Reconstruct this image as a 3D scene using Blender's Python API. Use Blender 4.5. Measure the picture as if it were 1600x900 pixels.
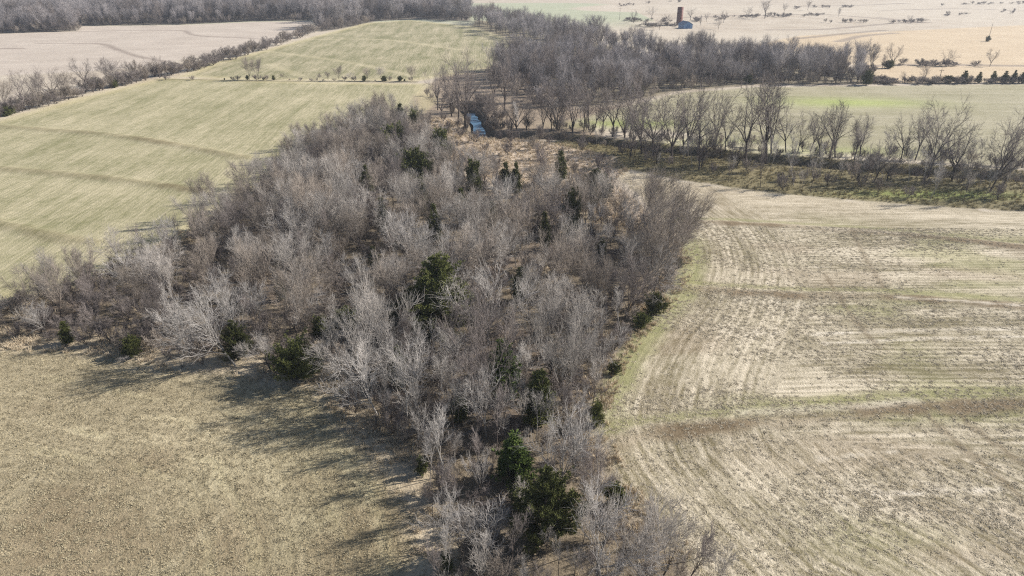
import bpy, bmesh, math, random
import numpy as np
from mathutils import Vector, Matrix

for o in list(bpy.data.objects):
    bpy.data.objects.remove(o)
scene = bpy.context.scene
COL = scene.collection
R = math.radians

# ------------------------------------------------------------------ camera
CAM_H = 45.0
FPX = 1066.0                      # focal length in pixels of the 1600 px wide photograph
PITCH = math.atan(510.0 / FPX)    # horizon lies 60 px above the top edge
cam_d = bpy.data.cameras.new('camera')
cam = bpy.data.objects.new('camera', cam_d)
COL.objects.link(cam)
cam.location = (0, 0, CAM_H)
cam.rotation_euler = (R(90) - PITCH, 0, 0)
cam_d.sensor_width = 36.0
cam_d.lens = 36.0 * FPX / 1600.0
cam_d.clip_start = 0.5
cam_d.clip_end = 20000
scene.camera = cam

# ------------------------------------------------------------------ light
SUN_EL = R(32)
SUN_AZ = R(74)                    # clockwise from +Y (forward) towards +X
world = bpy.data.worlds.new('World')
scene.world = world
world.use_nodes = True
wn = world.node_tree
sky = wn.nodes.new('ShaderNodeTexSky')
sky.sky_type = 'NISHITA'
sky.sun_disc = False
sky.sun_elevation = SUN_EL
sky.sun_rotation = SUN_AZ
sky.altitude = 300
wn.links.new(sky.outputs['Color'], wn.nodes['Background'].inputs['Color'])
wn.nodes['Background'].inputs['Strength'].default_value = 0.062
sun_d = bpy.data.lights.new('sun', 'SUN')
sun_d.energy = 5.0
sun_d.angle = R(0.5)
sun_d.color = (1.0, 0.955, 0.89)
sun = bpy.data.objects.new('sun', sun_d)
COL.objects.link(sun)
sdir = Vector((math.cos(SUN_EL) * math.sin(SUN_AZ), math.cos(SUN_EL) * math.cos(SUN_AZ), math.sin(SUN_EL)))
sun.rotation_euler = sdir.to_track_quat('Z', 'Y').to_euler()
vs = scene.view_settings
vs.view_transform = 'Standard'
vs.look = 'None'
vs.exposure = 0.84
vs.gamma = 1.0
vs.use_curve_mapping = False
scene.cycles.max_bounces = 4
scene.cycles.diffuse_bounces = 2
scene.cycles.glossy_bounces = 2
scene.cycles.volume_bounces = 0
scene.cycles.use_denoising = False
scene.cycles.filter_width = 1.2
scene.cycles.use_adaptive_sampling = False

# ------------------------------------------------------------------ helpers
def ground_of(px, py, z=0.0):
    """where the ray through a photo pixel meets the level z"""
    x = (px - 800.0) / FPX
    y = -(py - 450.0) / FPX
    c, s = math.cos(PITCH), math.sin(PITCH)
    d = (x, c + y * s, -s + y * c)
    t = (z - CAM_H) / d[2]
    return (d[0] * t, d[1] * t)

def px_per_m(y_ground):
    """vertical photo pixels for one metre of something standing at distance y"""
    dep = math.atan2(CAM_H, y_ground)
    depth = y_ground * math.cos(PITCH) + CAM_H * math.sin(PITCH)
    return FPX / depth * math.cos(PITCH)

def gp(pts):
    return [ground_of(*p) for p in pts]

def smooth_line(pts, n=6, closed=False):
    P = [np.array(p, float) for p in pts]
    out = []
    m = len(P)
    rng_ = range(m if closed else m - 1)
    for i in rng_:
        p1, p2 = P[i], P[(i + 1) % m]
        p0 = P[i - 1] if (i > 0 or closed) else 2 * p1 - p2
        p3 = P[(i + 2) % m] if (i + 2 < m or closed) else 2 * p2 - p1
        for k in range(n):
            t = k / n
            out.append(0.5 * ((2 * p1) + (-p0 + p2) * t + (2 * p0 - 5 * p1 + 4 * p2 - p3) * t * t + (-p0 + 3 * p1 - 3 * p2 + p3) * t ** 3))
    if not closed:
        out.append(P[-1])
    return [tuple(p) for p in out]

def hashgrid(ix, iy, seed):
    n = (ix.astype(np.int64) * 374761393 + iy.astype(np.int64) * 668265263 + seed * 1442695041) & 0x7fffffff
    n = ((n ^ (n >> 13)) * 1274126177) & 0x7fffffff
    return ((n ^ (n >> 16)) & 0xffff) / 65535.0

def vnoise(x, y, scale, seed=0, octaves=3):
    x = np.asarray(x, float) / scale
    y = np.asarray(y, float) / scale
    out = np.zeros_like(x)
    amp, tot = 1.0, 0.0
    for o in range(octaves):
        ix, iy = np.floor(x), np.floor(y)
        fx, fy = x - ix, y - iy
        fx = fx * fx * (3 - 2 * fx)
        fy = fy * fy * (3 - 2 * fy)
        a = hashgrid(ix, iy, seed + o)
        b = hashgrid(ix + 1, iy, seed + o)
        c = hashgrid(ix, iy + 1, seed + o)
        d = hashgrid(ix + 1, iy + 1, seed + o)
        out += amp * (a + (b - a) * fx + (c - a) * fy + (a - b - c + d) * fx * fy)
        tot += amp
        amp *= 0.5
        x, y = x * 2.03 + 17.1, y * 2.03 + 5.7
    return out / tot            # 0..1

def line_dist(X, Y, line, maxd=None):
    """distance to a polyline, arc length of the nearest point, side sign"""
    if maxd is not None:
        xs, ys = [p[0] for p in line], [p[1] for p in line]
        m = (X > min(xs) - maxd) & (X < max(xs) + maxd) & (Y > min(ys) - maxd) & (Y < max(ys) + maxd)
        d, a, s = np.full(X.shape, 1e6), np.zeros(X.shape), np.ones(X.shape)
        if m.any():
            d[m], a[m], s[m] = line_dist(X[m], Y[m], line)
        return d, a, s
    best = np.full(X.shape, 1e12)
    arc = np.zeros(X.shape)
    side = np.ones(X.shape)
    s0 = 0.0
    for (ax, ay), (bx, by) in zip(line[:-1], line[1:]):
        dx, dy = bx - ax, by - ay
        L = math.hypot(dx, dy)
        if L < 1e-9:
            continue
        t = np.clip(((X - ax) * dx + (Y - ay) * dy) / (L * L), 0, 1)
        ex, ey = X - ax - t * dx, Y - ay - t * dy
        d = ex * ex + ey * ey
        m = d < best
        best = np.where(m, d, best)
        arc = np.where(m, s0 + t * L, arc)
        side = np.where(m, np.sign(dx * ey - dy * ex), side)
        s0 += L
    return np.sqrt(best), arc, side

def poly_sd(X, Y, poly):
    """signed distance to a polygon, positive inside"""
    xs, ys = [p[0] for p in poly], [p[1] for p in poly]
    bb = (X > min(xs) - 12) & (X < max(xs) + 12) & (Y > min(ys) - 12) & (Y < max(ys) + 12)
    if not bb.all():
        out = np.full(X.shape, -1e6)
        if bb.any():
            out[bb] = poly_sd(X[bb], Y[bb], poly)
        return out
    d, _, _ = line_dist(X, Y, list(poly) + [poly[0]])
    inside = np.zeros(X.shape, bool)
    n = len(poly)
    for i in range(n):
        (ax, ay), (bx, by) = poly[i], poly[(i + 1) % n]
        if ay == by:
            continue
        c = ((ay > Y) != (by > Y)) & (X < (bx - ax) * (Y - ay) / (by - ay) + ax)
        inside ^= c
    return np.where(inside, d, -d)

def sstep(a, b, x):
    t = np.clip((x - a) / (b - a), 0, 1)
    return t * t * (3 - 2 * t)

def lin(c):
    c = np.array(c, float) / 255.0
    return np.where(c <= 0.04045, c / 12.92, ((c + 0.055) / 1.055) ** 2.4)

def alb(r, g, b, k=0.80):
    return lin((r, g, b)) * k

def tag(o, label=None, cat=None, group=None, kind=None):
    if label: o['label'] = label
    if cat: o['category'] = cat
    if group: o['group'] = group
    if kind: o['kind'] = kind
    return o

def mesh_obj(name, verts, faces, mat, parent=None, smooth=False, link=True):
    me = bpy.data.meshes.new(name)
    me.from_pydata([tuple(v) for v in verts], [], [tuple(f) for f in faces])
    if mat: me.materials.append(mat)
    if smooth:
        me.polygons.foreach_set('use_smooth', [True] * len(me.polygons))
    o = bpy.data.objects.new(name, me)
    if link: COL.objects.link(o)
    if parent: o.parent = parent
    return o

# ------------------------------------------------------------------ layout, traced on the ground plane
GROVE_PX = [(-90, 520), (0, 532), (60, 538), (130, 540), (205, 552), (290, 570), (375, 570), (430, 590), (505, 590), (545, 638),
            (606, 706), (645, 755), (668, 815), (686, 890), (700, 1000), (1150, 1000), (1085, 910), (1005, 815), (948, 738), (925, 672),
            (925, 635), (945, 590), (965, 553), (1000, 505), (1036, 468), (1058, 430), (1058, 395), (1020, 362), (940, 338), (850, 315),
            (770, 292), (705, 255), (665, 216), (640, 190), (602, 183), (556, 193), (492, 220), (440, 252), (398, 298), (330, 340),
            (268, 382), (180, 425), (85, 458), (0, 482), (-90, 492)]
GROVE = smooth_line(gp(GROVE_PX), 3, True)
EDGE_PX = [(1250, 1050), (1150, 985), (1085, 910), (1005, 815), (950, 735), (928, 672), (928, 635), (947, 590), (967, 553), (1002, 505), (1038, 468),
           (1062, 430), (1070, 395), (1060, 362), (1020, 325), (985, 292), (962, 275)]
STUB_EDGE = smooth_line(gp(EDGE_PX), 4)
STUBBLE_PX = EDGE_PX + [(975, 266), (1060, 283), (1200, 300), (1330, 312), (1460, 322), (1600, 331), (1800, 348), (2600, 420), (3200, 1000), (3200, 1300)]
STUBBLE = smooth_line(gp(EDGE_PX), 3)[:-1] + gp([(962, 275), (975, 266), (1060, 283), (1200, 302), (1330, 314), (1460, 324), (1600, 333), (1800, 350)]) + [(170, 110), (160, 20), (60, 14)]
HAY = gp([(-90, 524), (0, 536), (60, 542), (130, 545), (205, 558), (290, 575), (375, 577), (430, 600), (500, 603), (538, 645), (595, 712), (632, 760), (655, 815), (672, 890), (685, 1000)]) + [(-6, 20), (-120, 10), (-140, 80)]
GREEN = gp([(-200, 470), (0, 470), (85, 452), (180, 418), (268, 376), (330, 335), (395, 294), (436, 250), (488, 217), (552, 190), (602, 180),
            (645, 180), (668, 160), (660, 132), (400, 127), (255, 123), (150, 148), (70, 170), (0, 190), (-120, 225), (-400, 300)])
FIELD2 = gp([(288, 119), (330, 100), (420, 78), (500, 56), (575, 37), (640, 33), (735, 42), (795, 62), (850, 78), (815, 100), (730, 112), (650, 125), (400, 124)])
FIELD3 = gp([(-300, 120), (0, 118), (130, 112), (240, 103), (330, 84), (420, 66), (486, 46), (490, 34), (400, 35), (290, 40), (125, 42), (120, 50), (0, 54), (-300, 60)])
RGREEN = gp([(985, 166), (1060, 145), (1180, 136), (1350, 135), (1600, 131), (1900, 128), (2100, 250), (1600, 262), (1450, 252), (1300, 236), (1150, 220), (1040, 205), (900, 190), (880, 178)])
PASTURE = gp([(1350, 131), (1365, 112), (1290, 86), (1180, 70), (1250, 56), (1600, 40), (2100, 30), (2100, 126), (1600, 129)])
MIDGRASS = gp([(640, 188), (690, 180), (725, 196), (745, 210), (800, 214), (900, 228), (960, 245), (985, 268), (960, 285), (1060, 370), (940, 340), (850, 317), (770, 294), (705, 257), (665, 218)])
WOODS = gp([(735, 42), (800, 62), (852, 79), (830, 96), (770, 112), (765, 128), (800, 152), (840, 168), (900, 168), (985, 160), (1060, 142), (1180, 133), (1350, 132),
            (1365, 114), (1300, 100), (1150, 97), (1040, 92), (960, 74), (880, 56), (820, 42), (745, 32)])
FARWOODS = gp([(-250, 60), (0, 53), (120, 49), (124, 41), (290, 39), (400, 34), (492, 33), (500, 50), (540, 44), (590, 34), (650, 31), (735, 34), (735, 22), (600, 18), (450, 17), (300, 18), (100, 22), (-250, 30)])
CREEK_PX = [(722, 161), (733, 170), (744, 186), (752, 205), (775, 212), (830, 212), (880, 214), (960, 223), (1040, 233), (1120, 241), (1200, 248), (1300, 257), (1400, 265), (1500, 271), (1600, 277), (1800, 290)]
CREEK = smooth_line(gp(CREEK_PX), 4)
BANK_LOW = gp([(960, 262), (1060, 281), (1200, 301), (1330, 313), (1460, 323), (1600, 332), (1800, 349), (1800, 280), (1600, 266), (1400, 255), (1200, 240), (1040, 225), (900, 210), (860, 225), (960, 245)])
TERRACES_R = [smooth_line(gp(l), 4) for l in ([(1078, 349), (1150, 352), (1250, 358), (1400, 368), (1600, 388), (1800, 410)],
              [(1075, 452), (1140, 459), (1250, 465), (1400, 468), (1600, 482), (1800, 500)],
              [(955, 704), (1010, 683), (1100, 673), (1250, 657), (1400, 643), (1600, 632), (1900, 610)])]
TERRACES_L = [smooth_line(gp(l), 4) for l in ([(-60, 196), (20, 200), (180, 213), (290, 230), (385, 247)], [(-80, 256), (0, 264), (150, 278), (310, 298)], [(-60, 340), (0, 351), (80, 369), (150, 380)])]

_a, _b = ground_of(140, 220), ground_of(312, 140)
ROWS_L = math.atan2(_b[1] - _a[1], _b[0] - _a[0])

def height(X, Y):
    X = np.asarray(X, float)
    Y = np.asarray(Y, float)
    z = np.zeros(X.shape)
    for ln in TERRACES_R + TERRACES_L:
        d, _, _ = line_dist(X, Y, ln, 9)
        z += 0.38 * np.exp(-(d / 2.0) ** 2)
    d, _, _ = line_dist(X, Y, CREEK, 9)
    near = sstep(320, 280, Y)
    z -= 2.1 * sstep(4.6, 1.6, d) * near
    far = sstep(420, 1100, Y)
    z += far * (vnoise(X, Y, 420, 5, 2) - 0.35) * 14
    z += 0.35 * (vnoise(X, Y, 26, 9, 2) - 0.5) * sstep(330, 290, Y)
    return z

def h1(x, y):
    return float(height(np.array([x]), np.array([y]))[0])

def at(px, py):
    x, y = ground_of(px, py)
    z = 0.0
    for _ in range(3):
        z = h1(x, y) if y < 1200 else 0.0
        x, y = ground_of(px, py, z)
    return Vector((x, y, z))

# ------------------------------------------------------------------ materials
def new_mat(name):
    m = bpy.data.materials.new(name)
    m.use_nodes = True
    nt = m.node_tree
    b = nt.nodes['Principled BSDF']
    b.inputs['Roughness'].default_value = 0.9
    if 'Specular IOR Level' in b.inputs:
        b.inputs['Specular IOR Level'].default_value = 0.15
    return m, nt, b

def noise_node(nt, scale, detail=3, rough=0.55, vec=None):
    n = nt.nodes.new('ShaderNodeTexNoise')
    n.inputs['Scale'].default_value = scale
    n.inputs['Detail'].default_value = detail
    n.inputs['Roughness'].default_value = rough
    if vec is not None:
        nt.links.new(vec, n.inputs['Vector'])
    return n.outputs['Fac']

def math_node(nt, op, a, b=None, c=None, clamp=False):
    n = nt.nodes.new('ShaderNodeMath')
    n.operation = op
    n.use_clamp = clamp
    for i, v in enumerate((a, b, c)):
        if v is None: continue
        if isinstance(v, (int, float)):
            n.inputs[i].default_value = v
        else:
            nt.links.new(v, n.inputs[i])
    return n.outputs[0]

def mix_col(nt, fac, a, b, blend='MIX'):
    n = nt.nodes.new('ShaderNodeMix')
    n.data_type = 'RGBA'
    n.blend_type = blend
    for sock, v in ((n.inputs['Factor'], fac), (n.inputs['A'], a), (n.inputs['B'], b)):
        if isinstance(v, (int, float)):
            sock.default_value = v
        elif isinstance(v, (tuple, list, np.ndarray)):
            sock.default_value = (float(v[0]), float(v[1]), float(v[2]), 1)
        else:
            nt.links.new(v, sock)
    return n.outputs['Result']

def attr(nt, name):
    n = nt.nodes.new('ShaderNodeAttribute')
    n.attribute_name = name
    return n

def ground_material():
    m, nt, b = new_mat('field_soil')
    geo = nt.nodes.new('ShaderNodeNewGeometry')
    pos = geo.outputs['Position']
    A = attr(nt, 'alb_a').outputs['Color']
    B = attr(nt, 'alb_b').outputs['Color']
    rows = attr(nt, 'rows').outputs['Vector']
    par = nt.nodes.new('ShaderNodeSeparateXYZ')
    nt.links.new(attr(nt, 'par').outputs['Vector'], par.inputs[0])
    bias, streak_k, grain_k = par.outputs
    mp = nt.nodes.new('ShaderNodeMapping')
    mp.inputs['Scale'].default_value = (0.10, 1.0, 1.0)
    nt.links.new(rows, mp.inputs['Vector'])
    st1 = noise_node(nt, 1.25, 3, 0.6, mp.outputs['Vector'])
    st2 = noise_node(nt, 0.22, 2, 0.5, mp.outputs['Vector'])
    gr = noise_node(nt, 4.2, 4, 0.72, pos)
    mid = noise_node(nt, 0.55, 3, 0.6, pos)
    big = noise_node(nt, 0.045, 2, 0.5, pos)
    s = math_node(nt, 'ADD', math_node(nt, 'MULTIPLY', math_node(nt, 'SUBTRACT', st1, 0.5), 2.2), math_node(nt, 'MULTIPLY', math_node(nt, 'SUBTRACT', st2, 0.5), 1.8))
    sep = nt.nodes.new('ShaderNodeSeparateXYZ')
    nt.links.new(rows, sep.inputs[0])
    wav = math_node(nt, 'SINE', math_node(nt, 'MULTIPLY_ADD', sep.outputs[1], 6.2832 / 0.95, math_node(nt, 'MULTIPLY', mid, 5.0)))
    s = math_node(nt, 'ADD', s, math_node(nt, 'MULTIPLY', math_node(nt, 'MULTIPLY', wav, math_node(nt, 'MULTIPLY', st2, mid)), 0.62))
    f = math_node(nt, 'MULTIPLY_ADD', s, streak_k, bias)
    f = math_node(nt, 'ADD', f, math_node(nt, 'MULTIPLY', math_node(nt, 'MULTIPLY', math_node(nt, 'SUBTRACT', gr, 0.5), 4.6), grain_k))
    f = math_node(nt, 'ADD', f, math_node(nt, 'MULTIPLY', math_node(nt, 'SUBTRACT', mid, 0.5), 0.9))
    f = math_node(nt, 'ADD', f, math_node(nt, 'MULTIPLY', math_node(nt, 'SUBTRACT', big, 0.5), 0.9), None, True)
    c = mix_col(nt, f, A, B)
    gr2 = noise_node(nt, 9.0, 3, 0.7, pos)
    dark = math_node(nt, 'MULTIPLY_ADD', math_node(nt, 'SUBTRACT', gr2, 0.5), 1.5, 1.0)
    comb = nt.nodes.new('ShaderNodeCombineColor')
    for i in range(3):
        nt.links.new(dark, comb.inputs[i])
    c = mix_col(nt, 1.0, c, comb.outputs[0], 'MULTIPLY')
    nt.links.new(c, b.inputs['Base Color'])
    bump = nt.nodes.new('ShaderNodeBump')
    bump.inputs['Strength'].default_value = 0.75
    bump.inputs['Distance'].default_value = 0.22
    nt.links.new(math_node(nt, 'ADD', gr, math_node(nt, 'MULTIPLY', st1, 0.5)), bump.inputs['Height'])
    nt.links.new(bump.outputs['Normal'], b.inputs['Normal'])
    return m

def wood_material(name, c1, c2, scale=3.0, rnd=0.35):
    m, nt, b = new_mat(name)
    geo = nt.nodes.new('ShaderNodeNewGeometry')
    info = nt.nodes.new('ShaderNodeObjectInfo')
    n = noise_node(nt, scale, 3, 0.6, geo.outputs['Position'])
    c = mix_col(nt, n, c1, c2)
    v = math_node(nt, 'MULTIPLY_ADD', info.outputs['Random'], rnd * 2, 1 - rnd)
    comb = nt.nodes.new('ShaderNodeCombineColor')
    for i in range(3):
        nt.links.new(v, comb.inputs[i])
    nt.links.new(mix_col(nt, 1.0, c, comb.outputs[0], 'MULTIPLY'), b.inputs['Base Color'])
    return m

M = {}
M['ground'] = ground_material()
M['bark'] = wood_material('bark', alb(76, 68, 62), alb(122, 111, 103), 4)
M['bark_pale'] = wood_material('bark_pale', alb(150, 143, 136), alb(192, 186, 178), 4)
M['bark_dark'] = wood_material('bark_dark', alb(66, 60, 58), alb(112, 102, 96), 4)
M['twig_grey'] = wood_material('twig_grey', alb(156, 149, 142), alb(196, 188, 180), 1.2, 0.28)
M['twig_mauve'] = wood_material('twig_mauve', alb(134, 124, 115), alb(178, 166, 154), 1.2, 0.3)
M['twig_pale'] = wood_material('twig_pale', alb(170, 163, 157), alb(200, 194, 188), 1.2, 0.18)
M['twig_far'] = wood_material('twig_far', alb(138, 132, 132), alb(178, 171, 170), 1.2, 0.25)  # cooler grey, distance haze partly put into the twig colour
M['twig_dark'] = wood_material('twig_dark', alb(114, 105, 101), alb(156, 146, 141), 1.2, 0.22)
M['cedar'] = wood_material('cedar_needles', alb(76, 84, 48), alb(128, 130, 76), 1.4, 0.25)
M['cedar_bright'] = wood_material('cedar_needles_green', alb(82, 104, 50), alb(128, 144, 76), 2.5, 0.2)
M['cedar_olive'] = wood_material('cedar_needles_olive', alb(72, 78, 46), alb(112, 114, 68), 2.5, 0.2)
M['straw'] = wood_material('dry_straw', alb(182, 169, 142), alb(226, 214, 192), 2, 0.2)
M['hay'] = wood_material('dry_hay_grass', alb(156, 146, 120), alb(202, 190, 160), 0.6, 0.22)
M['bank_grass'] = wood_material('bank_grass_blades', alb(136, 128, 90), alb(196, 180, 142), 0.3, 0.25)
M['dead_grass'] = wood_material('dead_tall_grass', alb(186, 168, 142), alb(230, 213, 185), 0.7, 0.22)

# ------------------------------------------------------------------ terrain
def spaced(a, b, s0, growth):
    out, s = [a], s0
    while out[-1] < b:
        out.append(out[-1] + s)
        s *= growth
    return out

def build_terrain():
    pos_x = spaced(0, 80, 0.6, 1.0)
    pos_x = pos_x + spaced(pos_x[-1], 5000, 0.6, 1.035)[1:]
    xs_near = np.array([-v for v in pos_x[:0:-1]] + pos_x)
    lo = spaced(30, 400, 0.9, 1.12)
    ys = [60 - v for v in lo[::-1]]
    ys += spaced(ys[-1], 130, 0.5, 1.0)[1:]
    ys += spaced(ys[-1], 330, 0.5, 1.006)[1:]
    ys_near = np.array([y for y in ys if y < 329.5] + [330.0])
    pos_x = spaced(0, 320, 2.0, 1.0)
    pos_x = pos_x + spaced(pos_x[-1], 5000, 2.0, 1.05)[1:]
    xs_far = np.array([-v for v in pos_x[:0:-1]] + pos_x)
    ys2 = spaced(330, 1100, 1.8, 1.006)
    ys_far = np.array(ys2 + spaced(ys2[-1], 7000, 9, 1.06)[1:])
    names = ['ground', 'hay_field', 'stubble_field', 'green_field', 'upper_field', 'pale_field', 'creek_side_field', 'pasture_land', 'grove_floor', 'dead_grass_land', 'wood_floor', 'creek_bank', 'grass_strip_path']
    parts = {n: ([], []) for n in names}
    for xs, ys in ((xs_near, ys_near), (xs_far, ys_far)):
        X, Y = np.meshgrid(xs, ys)
        sh = X.shape
        X, Y = X.ravel(), Y.ravel()
        Z = height(X, Y)
        jit = (vnoise(X, Y, 5, 21, 3) - 0.5) * 5
        jits = (vnoise(X, Y, 2.2, 22, 2) - 0.5) * 2.2
        n_pts = len(X)
        ca = np.tile(alb(184, 170, 150), (n_pts, 1))
        cb = np.tile(alb(212, 200, 182), (n_pts, 1))
        par = np.tile(np.array([0.5, 0.25, 0.25]), (n_pts, 1))
        rows = np.stack([X, Y, np.zeros(n_pts)], 1)
        zone = np.zeros(n_pts, int)
        # pale rolling farmland far away: big patches
        pn = vnoise(X, Y * 2.2, 330, 31, 2)
        pk = sstep(0.45, 0.55, pn)[:, None]
        ca = ca * (1 - pk) + alb(170, 154, 134) * pk
        gk = (sstep(0.60, 0.66, vnoise(X, Y * 1.6, 260, 37, 2)) * sstep(500, 640, Y) * (X < 120))[:, None]
        ca = ca * (1 - gk) + alb(164, 168, 138) * gk
        cb = cb * (1 - gk) + alb(190, 190, 165) * gk

        def put(mask, a, b, p):
            nonlocal ca, cb, par
            k = mask[:, None]
            ca = ca * (1 - k) + np.asarray(a) * k
            cb = cb * (1 - k) + np.asarray(b) * k
            par = par * (1 - k) + np.asarray(p) * k

        def zone_poly(zid, poly, a, b, p, soft=1.0, rowdir=None, wobble=1.0):
            sd = poly_sd(X, Y, poly)
            k = sstep(-soft, soft, sd + jits * wobble)
            put(k, a, b, p)
            zone[sd > 0] = zid
            if rowdir is not None:
                c, s = math.cos(rowdir), math.sin(rowdir)
                m = sd > -soft * 2
                rows[m, 0] = (X * c + Y * s)[m]
                rows[m, 1] = (-X * s + Y * c)[m]
            return sd

        zone_poly(7, PASTURE, alb(190, 168, 138), alb(216, 196, 166), (0.55, 0.35, 0.15), 3, 0.05)
        zone_poly(5, FIELD3, alb(174, 160, 146), alb(208, 195, 180), (0.6, 0.4, 0.15), 2.5, 0.12)
        zone_poly(4, FIELD2, alb(130, 128, 92), alb(192, 180, 150), (0.45, 0.8, 0.14), 2, ROWS_L)
        zone_poly(10, FARWOODS, alb(110, 102, 92), alb(150, 140, 126), (0.45, 0.1, 0.3), 3)
        zone_poly(6, RGREEN, alb(146, 140, 106), alb(184, 175, 150), (0.52, 0.55, 0.22), 2, R(-3))
        zone_poly(3, GREEN, alb(138, 135, 98), alb(202, 190, 158), (0.46, 0.55, 0.24), 2, ROWS_L)
        zone_poly(10, WOODS, alb(112, 104, 88), alb(158, 146, 122), (0.45, 0.1, 0.3), 3)
        zone_poly(9, gp([(640, 190), (648, 150), (690, 118), (790, 100), (830, 96), (900, 170), (985, 164), (900, 188), (960, 226), (820, 216), (745, 212), (690, 186)]), alb(126, 112, 98), alb(178, 160, 138), (0.5, 0.1, 0.3), 2)
        zone_poly(9, MIDGRASS, alb(164, 145, 126), alb(216, 197, 174), (0.6, 0.1, 0.3), 2)
        zone_poly(11, BANK_LOW, alb(92, 88, 60), alb(158, 144, 110), (0.42, 0.1, 0.35), 1.5)
        # the field edge tracks around the green fields: paler verge
        for poly, w in ((GREEN, 5.0), (FIELD2, 5.0)):
            d = np.abs(poly_sd(X, Y, poly))
            put(sstep(w, w * 0.3, d + jit * 0.5) * 0.55, alb(176, 164, 118), alb(214, 202, 162), (0.55, 0.2, 0.15))
        # bright winter-green patches
        gx, gy = ground_of(1330, 160)
        put(np.exp(-(((X - gx) / 26) ** 2 + ((Y - gy) / 9) ** 2)) * 0.8, alb(152, 168, 84), alb(188, 194, 122), (0.5, 0.3, 0.15))
        for (qx, qy, rx, ry) in ((960, 195, 14, 6), (1110, 222, 16, 5), (1010, 192, 14, 5), (1280, 236, 22, 5), (1500, 306, 18, 3), (1420, 302, 14, 2.4)):
            gx, gy = ground_of(qx, qy)
            put(np.exp(-(((X - gx) / rx) ** 2 + ((Y - gy) / ry) ** 2)) * 0.5, alb(128, 148, 66), alb(174, 180, 104), (0.45, 0.1, 0.25))
        # hay field
        sd = zone_poly(1, HAY, alb(136, 124, 98), alb(200, 186, 154), (0.46, 0.4, 0.34), 0.8)
        rows[sd > -2, 0] = Y[sd > -2]
        rows[sd > -2, 1] = np.abs(sd[sd > -2])
        ol = sstep(-40, 6, X) * 0.6 + 0.25 * (vnoise(X, Y, 14, 44, 2) - 0.5)
        inside = sstep(0, 1.5, sd)
        put(np.clip(ol, 0, 1) * inside, alb(128, 124, 92), alb(186, 179, 143), (0.44, 0.35, 0.34))
        put(inside * sstep(0.55, 0.75, vnoise(X, Y, 12, 47, 3)) * 0.6, alb(122, 106, 82), alb(170, 152, 124), (0.4, 0.1, 0.2))
        for off in (3.2, 6.6, 10.1, 13.8, 17.2):
            put(sstep(0.7, 0.2, np.abs(sd - off + jits * 0.25)) * inside * 0.35 * sstep(0.35, 0.6, vnoise(X, Y, 9, 49 + int(off), 2)), alb(168, 158, 118), alb(214, 203, 166), (0.7, 0.2, 0.2))
        for l in ([(260, 890), (300, 850), (345, 802)], [(125, 785), (150, 770), (160, 768)], [(325, 842), (338, 812)]):
            d, _, _ = line_dist(X, Y, smooth_line(gp(l), 4), 9)
            put(sstep(0.9, 0.2, d + np.abs(jits) * 0.7) * 0.35, alb(186, 174, 138), alb(224, 212, 182), (0.7, 0.1, 0.2))
        # stubble field
        sd = zone_poly(2, STUBBLE, alb(130, 120, 92), alb(218, 205, 181), (0.47, 0.8, 0.30), 0.8)
        m = sd > -3
        d_e, arc, _ = line_dist(X[m], Y[m], STUB_EDGE)
        ref = smooth_line(gp([(900, 720), (1010, 683), (1100, 673), (1250, 657), (1400, 643), (1600, 632), (2000, 600)]), 3)
        yref = np.interp(X[m], [p[0] for p in ref], [p[1] for p in ref])
        bend = (Y[m] - yref) + 0.10 * (X[m] - 20)
        w = sstep(18.6, 19.4, d_e - 45 * sstep(60, 46, Y[m]) + (vnoise(X[m], Y[m], 12, 51, 2) - 0.5) * 3)
        rows[m, 0] = arc * (1 - w) + X[m] * w
        rows[m, 1] = d_e * (1 - w) + (bend + 300) * w
        inside = sstep(0, 1.2, sd)
        gpat = sstep(0.52, 0.72, vnoise(X * 0.35, Y, 9, 53, 3)) * sstep(8, 20, sd)
        put(gpat * inside * 0.6, alb(122, 124, 76), alb(186, 178, 136), (0.42, 0.7, 0.24))
        wpat = sstep(0.56, 0.74, vnoise(X * 0.4, Y, 7, 57, 3))
        put(wpat * inside * 0.4, alb(166, 152, 126), alb(228, 216, 196), (0.58, 0.8, 0.27))
        bpat = sstep(0.58, 0.75, vnoise(X * 0.4 + 50, Y, 11, 59, 3))
        put(bpat * inside * 0.3, alb(128, 106, 86), alb(196, 178, 156), (0.42, 0.34, 0.26))
        tan = inside * sstep(112, 150, Y)
        put(tan * 0.7, alb(166, 150, 124), alb(214, 200, 176), (0.55, 0.3, 0.18))
        # grass strip along the grove
        k = sstep(5.0, 2.2, np.abs(poly_sd(X, Y, STUBBLE)) + jits * 0.9) * (sd > -0.5) * sstep(55, 66, Y) * sstep(122, 108, Y)
        put(k * 0.7, alb(128, 132, 84), alb(172, 170, 116), (0.45, 0.1, 0.2))
        zone[(k > 0.5)] = 12
        # terraces, tracks and straw lines
        for ln in TERRACES_R:
            d, a_, sgn = line_dist(X, Y, ln, 9)
            k = sstep(1.7, 0.4, d + jits * 0.7) * inside * (0.45 + 0.5 * sstep(0.35, 0.6, vnoise(a_, d * 0, 11, 61, 2)))
            put(k, alb(104, 88, 66), alb(156, 138, 112), (0.42, 0.2, 0.3))
            k = sstep(1.6, 0.4, np.abs(d - 2.8) + np.abs(jits) * 0.6) * inside * (sgn > 0) * 0.6
            put(k, alb(120, 122, 72), alb(170, 164, 120), (0.4, 0.2, 0.3))
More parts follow.
